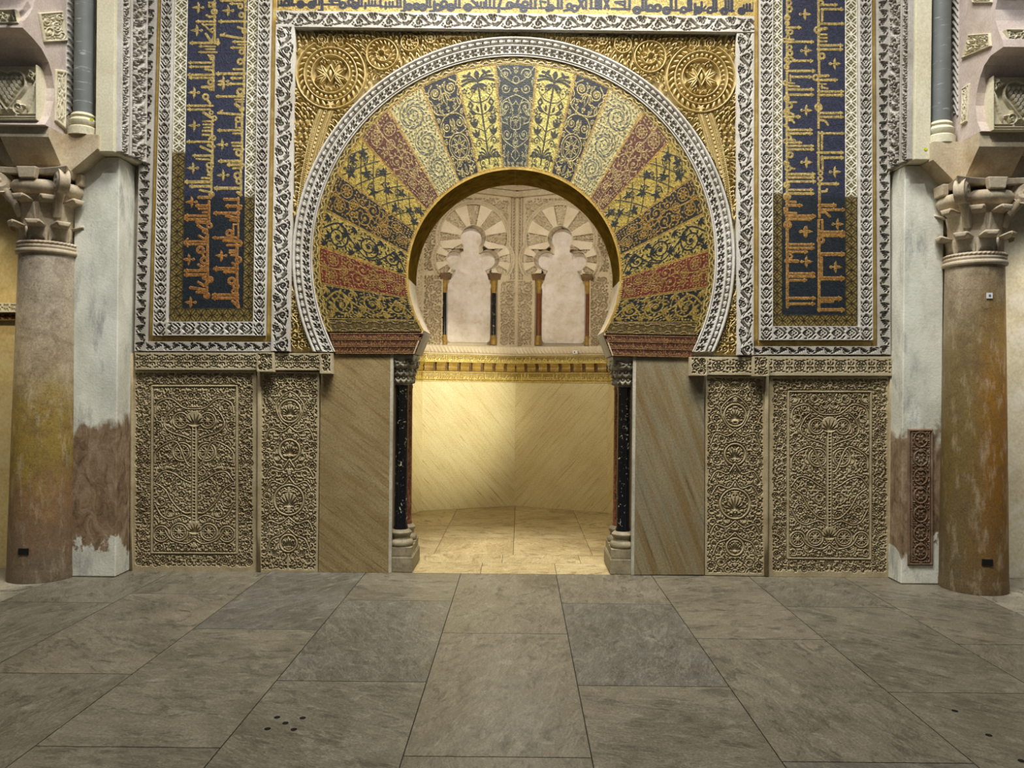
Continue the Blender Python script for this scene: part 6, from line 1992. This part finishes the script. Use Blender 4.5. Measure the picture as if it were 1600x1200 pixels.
def cap_leaf(c0, th, zb, zt, rb, rt, w, out, drop, thick=.018):
    """smooth pipe-lipped leaf of an uncarved composite capital"""
    nt, nw = 16, 9
    path = []
    for i in range(nt):
        t = i / (nt - 1)
        if t < .68:
            k = t / .68
            path.append((rb + (rt - rb) * k ** 1.6, zb + (zt - zb) * k, w * (1 - .10 * k)))
        else:
            k = (t - .68) / .32
            a = k * 2.3
            path.append((rt + out * math.sin(min(a, PI / 2)) * (1 if a < PI / 2 else 1 - .06 * (a - PI / 2)), zt + out * .42 * math.sin(a) - drop * max(0, a - 1.2), w * (.90 - .42 * k)))
    v, f = [], []
    for lay in (0, 1):
        for i, (r, z, ww) in enumerate(path):
            for j in range(nw):
                u = j / (nw - 1) * 2 - 1
                hollow = .022 * (1 - u * u) * (1 - i / nt)          # spooned face
                rr = r - hollow - lay * thick * (1 if i < nt * .68 else .4)
                zz = z - lay * (thick if i >= nt * .6 else 0)
                a = th + u * ww / 2 / max(r, .05)
                v.append((c0[0] + rr * math.cos(a), c0[1] + rr * math.sin(a), zz))
    n = nt * nw
    for i in range(nt - 1):
        for j in range(nw - 1):
            a, b, c, d = i * nw + j, i * nw + j + 1, (i + 1) * nw + j + 1, (i + 1) * nw + j
            f += [(a, b, c, d), (a + n, d + n, c + n, b + n)]
    for i in range(nt - 1):
        a, b = i * nw, (i + 1) * nw
        f += [(a, b, b + n, a + n), (a + nw - 1, a + nw - 1 + n, b + nw - 1 + n, b + nw - 1)]
    for j in range(nw - 1):
        a = (nt - 1) * nw + j
        f += [(j, j + n, j + 1 + n, j + 1), (a, a + 1, a + 1 + n, a + n)]
    return v, f


def on_cyl(px, py, c0, r):
    x, z = ray(px, py)
    best = None
    for k in range(2000):
        a = -PI * k / 2000
        X, Y = c0[0] + r * math.cos(a), c0[1] + r * math.sin(a)
        e = abs(X / (Y + DIST) - x)
        # only the camera-facing side
        if (X - c0[0]) * (0 - X) + (Y - c0[1]) * (-DIST - Y) > 0 and (best is None or e < best[0]):
            best = (e, a, X, Y, HCAM + float(z) * (Y + DIST))
    return best[1:]


def column(word):
    q = SIDE[word]; cb, ct, dz = q['cb'], q['ct'], q['zc']
    t = thing('marble_column', {'left': 'great left column, its shaft stained yellow in the middle and rose brown below', 'right': 'great right column, its shaft stained orange and ochre down one side'}[word], 'column', (cb[0], cb[1], 0))
    z1 = 2.535 + dz
    prof = [(.243, .002), (.244, .05), (.239, .10)] + [(.239 - .033 * (k / 14) ** 1.15, .10 + (z1 - .10) * k / 14) for k in range(15)]
    sh = MB().lathe(prof, cb, ct, 0, z1, 64).build('shaft', M[q['mat']], t, smooth=True, auto=True)
    # neck: fillet, roll and rope
    MB().lathe([(.206, z1), (.224, z1 + .004), (.229, z1 + .02), (.224, z1 + .036), (.212, z1 + .04), (.218, z1 + .045), (.222, z1 + .058), (.214, z1 + .068), (.205, z1 + .07)], ct, ct, z1, z1 + .07, 56).build('neck_ring', M['capital'], t, smooth=True)
    rp = Cv(260, 5, True)
    c = Cv(264, 6, d=1.1)
    for k in range(-1, 46): c.line([(k * 6, 0), (k * 6 + 5, 6)], 3.0, soft=1.8)
    zc = z1 + .07
    o = cyl_relief('neck_rope', c.f, ct[0], ct[1], [(.206, zc - .002), (.219, zc + .012), (.206, zc + .026)], M['capital'], t, .008)
    # capital
    zc += .02
    bell = MB().lathe([(.188, zc), (.186, zc + .10), (.190, zc + .24), (.205, zc + .36), (.225, zc + .42)], ct, ct, zc, zc + .42, 48).build('capital', M['capital'], t, smooth=True)
    for k in range(8):
        th = -PI / 2 + k * PI / 4 + (.12 if word == 'left' else -.10)
        v, f = cap_leaf(ct, th, zc, zc + .125, .196, .205, .150, .078, .020)
        py_mesh('lower_leaf', v, f, M['capital'], bell, True)
        v, f = cap_leaf(ct, th + PI / 8, zc + .10, zc + .315, .194, .215, .150, .082, .022)
        py_mesh('upper_leaf', v, f, M['capital'], bell, True)
    ze = zc + .365
    MB().lathe([(.20, ze - .01), (.245, ze), (.272, ze + .03), (.278, ze + .06), (.262, ze + .095), (.22, ze + .105)], ct, ct, ze, ze + .1, 56).build('echinus', M['capital'], bell, smooth=True)
    za = ze + .125
    for k in range(4):
        a = PI / 4 + k * PI / 2
        d = Vector((math.cos(a), math.sin(a), 0)); s_ = Vector((-math.sin(a), math.cos(a), 0))
        cc = Vector((ct[0], ct[1], 0)) + d * .345
        m = MB()
        # scroll: a rolled band, wide at the rim
        prof = [(.0, .052), (.02, .040), (.05, .046), (.082, .030), (.090, .036)]
        n = 26
        ring_ = [(math.cos(2 * PI * i / n), math.sin(2 * PI * i / n)) for i in range(n)]
        v = []; f = []
        for side in (-1, 1):
            for (r_, hw) in prof:
                for (u, w_) in ring_: v.append(cc + s_ * hw * side + d * (u * r_) + Vector((0, 0, za - .045 + w_ * r_)))
        L1 = len(prof) * n
        for b_ in (0, L1):
            for i in range(len(prof) - 1):
                for j in range(n): f.append((b_ + i * n + j, b_ + i * n + (j + 1) % n, b_ + (i + 1) * n + (j + 1) % n, b_ + (i + 1) * n + j))
        e0, e1 = (len(prof) - 1) * n, L1 + (len(prof) - 1) * n
        for j in range(n): f.append((e0 + j, e0 + (j + 1) % n, e1 + (j + 1) % n, e1 + j))
        m.add(v, f)
        # stalk that carries the scroll
        p0 = Vector((ct[0], ct[1], zc + .20)) + d * .19
        m.tube([p0, p0 + d * .04 + Vector((0, 0, .10)), p0 + d * .10 + Vector((0, 0, .17)), cc + Vector((0, 0, za - .06))], [.030, .034, .038, .040], 10)
        m.build('volute', M['capital'], bell, smooth=True, auto=True)
    # abacus with hollowed sides and a block in the middle of each
    poly = []
    for k in range(4):
        for j in range(9):
            u = -1 + 2 * j / 9
            a = k * PI / 2 - PI / 2
            x, y = u * .335, -.335 + .085 * (1 - u * u)
            poly.append((x * math.cos(a + PI / 2) - y * math.sin(a + PI / 2), x * math.sin(a + PI / 2) + y * math.cos(a + PI / 2)))
    MB().prism(poly, lambda p: (ct[0] + p[0] * .94, ct[1] + p[1] * .94, za + .01), lambda p: (ct[0] + p[0], ct[1] + p[1], za + .055)).build('abacus', M['capital'], bell, bevel=.006)
    for k in range(4):
        a = k * PI / 2
        cx_, cy_ = ct[0] + .265 * math.cos(a), ct[1] + .265 * math.sin(a)
        w, e = (.075, .03) if k % 2 else (.03, .075)
        MB().hexa([(cx_ - w * .8, cy_ - e * .8, za - .03), (cx_ + w * .8, cy_ - e * .8, za - .03), (cx_ + w * .8, cy_ + e * .8, za - .03), (cx_ - w * .8, cy_ + e * .8, za - .03)],
                  [(cx_ - w, cy_ - e, za + .057), (cx_ + w, cy_ - e, za + .057), (cx_ + w, cy_ + e, za + .057), (cx_ - w, cy_ + e, za + .057)]).build('abacus_block', M['capital'], bell, bevel=.008)
    # socket near the foot, not cut: a dark-coloured block stands for its shade
    px, py = (36.5, 862) if word == 'left' else (1543, 879)
    a, X, Y, z = on_cyl(px, py, (cb[0], cb[1]), .2395)
    d = Vector((math.cos(a), math.sin(a), 0)); s_ = Vector((-math.sin(a), math.cos(a), 0)); c0 = Vector((X, Y, z))
    m = MB(); w, h = .038, .024
    m.hexa([c0 - s_ * w - d * .02 - Vector((0, 0, h)), c0 + s_ * w - d * .02 - Vector((0, 0, h)), c0 + s_ * w + d * .003 - Vector((0, 0, h)), c0 - s_ * w + d * .003 - Vector((0, 0, h))],
           [c0 - s_ * w - d * .02 + Vector((0, 0, h)), c0 + s_ * w - d * .02 + Vector((0, 0, h)), c0 + s_ * w + d * .003 + Vector((0, 0, h)), c0 - s_ * w + d * .003 + Vector((0, 0, h))])
    m.build('socket_shade_block', M['dark'], t)
    if word == 'right':
        r_ = .239 - .033 * .78
        a, X, Y, z = on_cyl(1546, 462, (3.555, -.30), r_)
        d = Vector((math.cos(a), math.sin(a), 0)); s_ = Vector((-math.sin(a), math.cos(a), 0)); c0 = Vector((X, Y, z)); up = Vector((0, 0, .021))
        k = thing('small_tag', 'tiny white square tag stuck high on the right column shaft', 'tag', c0)
        p = [c0 - s_ * .021 - d * .004, c0 + s_ * .021 - d * .004, c0 + s_ * .021 + d * .005, c0 - s_ * .021 + d * .005]
        MB().hexa([v - up for v in p], [v + up for v in p]).build('plate', M['white_plastic'], k)
        p = [c0 - s_ * .008 + d * .004, c0 + s_ * .008 + d * .004, c0 + s_ * .008 + d * .0065, c0 - s_ * .008 + d * .0065]
        MB().hexa([v - up * .4 for v in p], [v + up * .4 for v in p]).build('lens', M['slate'], k)


def side_structure(word):
    q = SIDE[word]; s = q['s']; ct = q['ct']; dz = q['zc']
    xo = ct[0] - s * .185                        # outer face of the main arm
    # lower pier
    x0, x1, yf = q['pier']
    o = MB().box((min(x0, x1), yf, .003), (max(x0, x1), .03, 3.33)).build('wall_pier_%s' % word, M['pier'], None, bevel=.008)
    tag(o, kind='structure')
    # upper pier, corbelled
    u0, u1, u2, uy = q['up']
    zb = 3.335
    pl = [(u0, uy), (u1, uy), (u2, .0), (u2, .03), (u0, .03)]
    o = MB().prism(pl, lambda p: (p[0], p[1], zb), lambda p: (p[0], p[1], 5.2)).build('wall_upper_pier_%s' % word, M['plaster_cream'], None, bevel=.006)
    tag(o, kind='structure')
    o = MB().box((min(u0, ct[0] - s * .7), -.15, 3.47), (max(u0, ct[0] - s * .7), .03, 5.2)).build('wall_spandrel_%s' % word, M['plaster_cream'])
    tag(o, kind='structure')
    # impost: cross of two arms, splayed below
    t = thing('impost_block', 'splayed stone impost on the %s column, its undersides in shade' % word, 'impost', (ct[0], ct[1], 3.17 + dz))
    z0, z1, z2 = 3.18 + dz, 3.385 + dz, 3.50
    b = lambda xa, xb, ya, yb, z: [(min(xa, xb), ya, z), (max(xa, xb), ya, z), (max(xa, xb), yb, z), (min(xa, xb), yb, z)]
    xm = q['xm']
    m = MB().hexa(b(xo, xm, q['ym0'], .0, z0), b(xo, xm, q['ym1'], .0, z1))
    m.hexa(b(xo, xm, q['ym1'], .0, z1), b(xo, xm, q['ym1'], .0, 3.46))
    m.build('main_arm', M['impost_stone'], t)
    m = MB().hexa(b(xo + s * .02, q['xa0'], q['ya'], .0, z0 - .01), b(xo + s * .02, q['xa1'], q['ya'], .0, 3.35 + dz))
    m.hexa(b(xo + s * .02, q['xa1'], q['ya'], .0, 3.35 + dz), b(xo + s * .02, q['xa1'], q['ya'], .0, 3.46))
    m.build('side_arm', M['impost_stone'], t)
    MB().hexa(b(xo, xo - s * .02, q['ya'], -.02, z0), b(xo, xo - s * .26, q['ya'], -.02, z1)).build('outer_arm', M['impost_stone'], t)
    # small slate column standing on the side arm
    cx_, cy_ = q['small']; r = .07
    t = thing('slate_column', 'small grey scratched marble column standing on the %s impost' % word, 'colonnette', (cx_, cy_, 3.46))
    MB().lathe([(r * 1.55, 3.461), (r * 1.55, 3.52), (r * 1.25, 3.535), (r * 1.45, 3.55), (r * 1.5, 3.575), (r * 1.3, 3.59), (r * 1.15, 3.60), (r * 1.3, 3.615), (r * 1.2, 3.63), (r, 3.64)], (cx_, cy_), (cx_, cy_), 3.46, 3.64, 36).build('base', M['plaster_cream'], t, smooth=True, auto=True)
    MB().lathe([(r, 3.638), (r * .98, 5.2)], (cx_, cy_), (cx_, cy_), 3.63, 5.2, 36).build('shaft', M['slate'], t, smooth=True, auto=True)
    # carved strips on the pier's inner cheek
    X = (u1 + u2) / 2
    cheek = lambda y: u1 + (u2 - u1) * (y - uy) / (0 - uy) + s * .002
    t = thing('carved_cheek', 'tall carved stucco strips on the inner cheek of the %s upper pier' % word, 'carved strip', (X, -.2, 3.34))
    nr = (s, 0, 0)
    yn, yw = (uy + .025, uy + .11), (-.215, -.03)
    for (ya, yb), nm, W, P, sd in ((yn, 'narrow_strip', 11, 30, 5), (yw, 'wide_strip', 24, 52, 6)):
        c = Cv(W, P * 2, True); rg = random.Random(sd); m = W / 2
        for k in range(4):                                        # open leaf scrolls cut right through
            y = P * (.25 + .5 * k); sg = 1 if k % 2 else -1
            curl(c, m + sg * W * .08, y, W * .30, PI / 2, 1.2 * sg, W * .085 + .5, 5, W * .22, 2.6)
            for j in range(3): c.leaf(m - sg * W * .34, y + P * (.16 + .06 * j), PI / 2 - sg * (.3 + .3 * j), W * .34, 2.5)
            c.leaf(m + sg * W * .38, y + P * .2, PI / 2, W * .3, 2.4); c.leaf(m + sg * W * .2, y - P * .24, PI / 2 + sg * .5, W * .3, 2.4)
        fill_gaps(c, 1.5, 0, W - 1.5, P * 2, rg, 4.2, (3, 5), (1.8, 2.4), .1)
        rails(c, W, 1.6)
        F = tiled(c.f, 350, P * 2)
        relief(nm, F, quad3((cheek(ya), ya, 5.2), (cheek(yb), yb, 5.2), (cheek(yb), yb, zb + .012), (cheek(ya), ya, zb + .012)), .045, M['stucco' if s > 0 else 'stucco_grey'], t, skirt=.004, nrm=nr)
    for ya in ((yn[1] + yw[0]) / 2, -.012):
        MB().tube([(cheek(ya) + s * .012, ya, zb), (cheek(ya) + s * .012, ya, 5.2)], .014, 8).build('bead', M['stucco'], t, smooth=True)
    # lobed arch that springs towards the viewer
    prof = []
    for px, py in ARCHPX[word]:
        p = at_x(px, py, xm); prof.append((float(p[1]), max(3.4615, float(p[2]))))
    prof = [(prof[0][0], 3.461)] + prof + [(prof[-1][0] - .2, 5.0), (prof[-1][0] - .3, 5.2), (-.15, 5.2), (-.15, 3.461)]
    t = thing('lobed_arch', 'lobed arch of rose plaster and carved voussoirs springing from the %s impost' % word, 'arch', (xm, -.4, 3.46))
    xe = ct[0] - s * .75
    MB().prism(prof, lambda p: (xm, p[0], p[1]), lambda p: (xe, p[0], p[1])).build('arch_body', M['arch_pink'], t)
    if word == 'left':
        vq = [((86, 108), (102, 110), (101, 203), (85, 189)), ((59, 20), (97, 17), (105, 64), (68, 66)), ((2, -30), (40, -30), (44, -8), (20, -6))]
        edge = ((105, -20), (116, -20), (112, 176), (103, 180))
        inf = ((-60, 104), (61, 104), (61, 189), (-60, 189)); Yi = -.565; band2 = ((-60, 16), (26, 16), (31, 38), (-60, 38)); Yb = -.838
    else:
        vq = [((1505, 137), (1516, 130), (1512, 190), (1503, 196)), ((1514, 54), (1548, 52), (1550, 72), (1503, 92)), ((1518, -14), (1551, -18), (1551, 4), (1520, 4))]
        edge = ((1488, -20), (1498, -20), (1497, 180), (1490, 176))
        inf = ((1548, 121), (1670, 121), (1670, 205), (1548, 205)); Yi = -.65; band2 = ((1568, 47), (1670, 47), (1670, 66), (1574, 66)); Yb = -.86
    for k, v4 in enumerate(vq):
        p = [at_x(a, b_, xm + s * .003) for a, b_ in v4]
        c = Cv(40, 46, d=1.2); arabesque(c, 4, 4, 36, 42, 4, 8, 700 + k, 2.2, 200); c.line([(1.5, 1.5), (38.5, 1.5), (38.5, 44.5), (1.5, 44.5), (1.5, 1.5)], 3.0)
        relief('carved_voussoir', c.f, quad3(*p), .014, M['arch_cream'], t, nrm=nr, skirt=.002)
    p = [at_x(a, b_, xm + s * .004) for a, b_ in edge]
    relief('edge_cord', tiled(t_rope(7, 11).f, 200, 11), quad3(*p), .008, M['stucco'], t, nrm=nr, skirt=.004)
    # infill panel of the first lobe: a scaled cone between curling fronds
    W, H = (121.0, 85.0)
    c = Cv(W, H, d=1.2); m = W / 2 if word == 'left' else W / 2
    cone = 17.0 if word == 'left' else W - 104
    for row in range(7):
        for k in range(-4, 5):
            y = 16 + row * 6.0; x = 74 + (k + .5 * (row % 2)) * 7.5 if word == 'left' else 47 + (k + .5 * (row % 2)) * 7.5
            cx0 = 74 if word == 'left' else 47
            if abs(x - cx0) < 26 - row * 3.6: c.leaf(x, y, PI / 2, 9, 6.6)
    cx0 = 74 if word == 'left' else 47
    for sg in (-1, 1):
        c.line(bez([(cx0, 70), (cx0 + sg * 14, 52), (cx0 + sg * 28, 32), (cx0 + sg * 24, 14), (cx0 + sg * 10, 8), (cx0, 12)]), 3.0)
        curl(c, cx0 + sg * 17, 66, 9, PI / 2, 1.4 * sg, 2.6, 4, 7, 3)
        for k in range(6): c.leaf(cx0 + sg * (30 + k * 2), 70 - k * 6, -PI / 2 + sg * .3, 20, 3.6)
        curl(c, cx0 + sg * 38, 14, 6, 0, 1.3 * sg, 2.4, 4, 6, 3)
    c.seg(0, 80, W, 80, 2.4); c.seg(0, 84, W, 84, 2.0); c.seg(0, 76, W, 76, 1.4)
    if word == 'left': c.seg(W - 1, 0, W - 1, H, 3)
    else: c.seg(1, 0, 1, H, 3)
    relief('carved_infill', c.f, quad_map(*inf, Y=Yi), .03, M['arch_cream'], t, skirt=.12)
    W, H = 86.0, 22.0
    c = Cv(W, H, d=1.2)
    for k in range(6): curl(c, 8 + 15 * k, 11, 6, 0, 1.3 * (-1) ** k, 2.4, 4, 5, 3)
    c.line([(1, 1), (W - 1, 1), (W - 1, H - 1), (1, H - 1), (1, 1)], 2.4)
    relief('lobe_band', c.f, quad_map(*band2, Y=Yb), .02, M['arch_cream'], t, skirt=.03)


for w_ in ('left', 'right'):
    column(w_)
    side_structure(w_)

# brown carved pilaster laid bare on the right pier
c = Cv(50, 234)
for k in range(7):
    y = 18 + k * 32
    c.ring(25, y, 13, 2.2); rosette(c, 25, y, 9, 6); palmette(c, 25, y + 22, -PI / 2, 9, 5, 2.2, 2.6)
rng = random.Random(4); fill_gaps(c, 8, 6, 42, 228, rng, 3.6, (3.5, 5.5), (1.7, 2.4))
c.line([(2.5, 2.5), (47.5, 2.5), (47.5, 231), (2.5, 231), (2.5, 2.5)], 3.2); c.line([(8, 7), (42, 7), (42, 227), (8, 227), (8, 7)], 1.6)
M['bare_pilaster'] = stone('bare_brown_stone', srgb(128, 104, 80), srgb(88, 66, 48), 4, 70, 0.8, 0.3, srgb(150, 134, 112), 0.6)
o = relief('carved_pilaster', c.f, quad_map((1418, 670), (1458, 670), (1458, 884), (1418, 884), Y=-.212), .012, M['bare_pilaster'], None, skirt=.004)
tag(origin_to(o, [float(v) for v in at(1438, 884, -.212)]), 'dark brown carved pilaster face laid bare under flaking plaster on the right pier', 'pilaster')

# bit of cornice on the wall beyond the left column
p0 = at(-60, 474, .03); p1 = at(30, 474, .03); zl = at(10, 502, .03)[2]
t = thing('wall_cornice', 'short length of carved cornice on the ochre wall behind the left column', 'cornice', (float(p0[0]), .0, float(zl)))
F = tiled(t_archband(13, 14).f, 200, 14).T
relief('carved_band', F, quad_map((-120, 474), (40, 474), (40, 488), (-120, 488), Y=-.07), .02, M['arch_cream'], t, skirt=.095)
relief('lower_band', F, quad_map((-120, 490), (40, 490), (40, 501), (-120, 501), Y=-.01), .02, M['wood'], t, skirt=.035)  # darker brown band that stands for the cornice's dark underside
for px, py, Y, lab in ((143, 187, None, 'tiny lime green dot on the base of the left slate column'), (1446, 233, None, 'tiny lime green dot low on the plain front of the right upper pier')):
    Y = -.30 - .108 if px < 800 else -.346
    p = at(px, py, Y)
    k = MB().prism([(.012 * math.cos(a), .012 * math.sin(a)) for a in np.linspace(0, 2 * PI, 15)[:-1]], lambda q_: (p[0] + q_[0], Y - .003, p[2] + q_[1]), lambda q_: (p[0] + q_[0], Y + .004, p[2] + q_[1])).build('lime_sticker', M['lime_dot'])
    tag(origin_to(k, [float(v) for v in p]), lab, 'sticker')


# ------------------------------------------------------------------ repeats belong together
GROUPS = {'marble_column': 'great columns flanking the facade', 'carved_dado_panel': 'carved marble panels of the dado', 'dado_frieze': 'carved friezes over the dado',
          'inscription_panel': 'tall lettered mosaic panels', 'stucco_frame': 'lozenge frames of the mosaic panels', 'gilt_fillet': 'gilt fillets', 'leaf_border': 'outer leaf borders',
          'gilded_spandrel': 'gilded spandrels', 'gilded_corner': 'small gilded scroll panels', 'lettered_impost': 'red lettered imposts', 'jamb_colonnette': 'colonnettes of the doorway jambs',
          'jamb_plinth': 'plinths of the doorway jambs', 'blind_arch': 'blind arches in the niche', 'blind_arch_colonnette': 'colonnettes of the blind arches', 'carved_wall_field': 'carved wall fields in the niche',
          'impost_block': 'imposts on the great columns', 'slate_column': 'small slate columns', 'carved_cheek': 'carved cheeks of the upper piers', 'lobed_arch': 'lobed side arches', 'lime_sticker': 'lime green dots'}
for o in list(bpy.data.objects):
    stem = o.name.split('.')[0]
    if o.parent is None and 'category' in o:
        if 'kind' not in o: o['kind'] = 'thing'
        if stem in GROUPS: o['group'] = GROUPS[stem]
        if stem == 'marble_slab': o['group'] = 'marble slabs in the niche' if 'niche' in o['label'] else 'plain marble slabs beside the doorway'
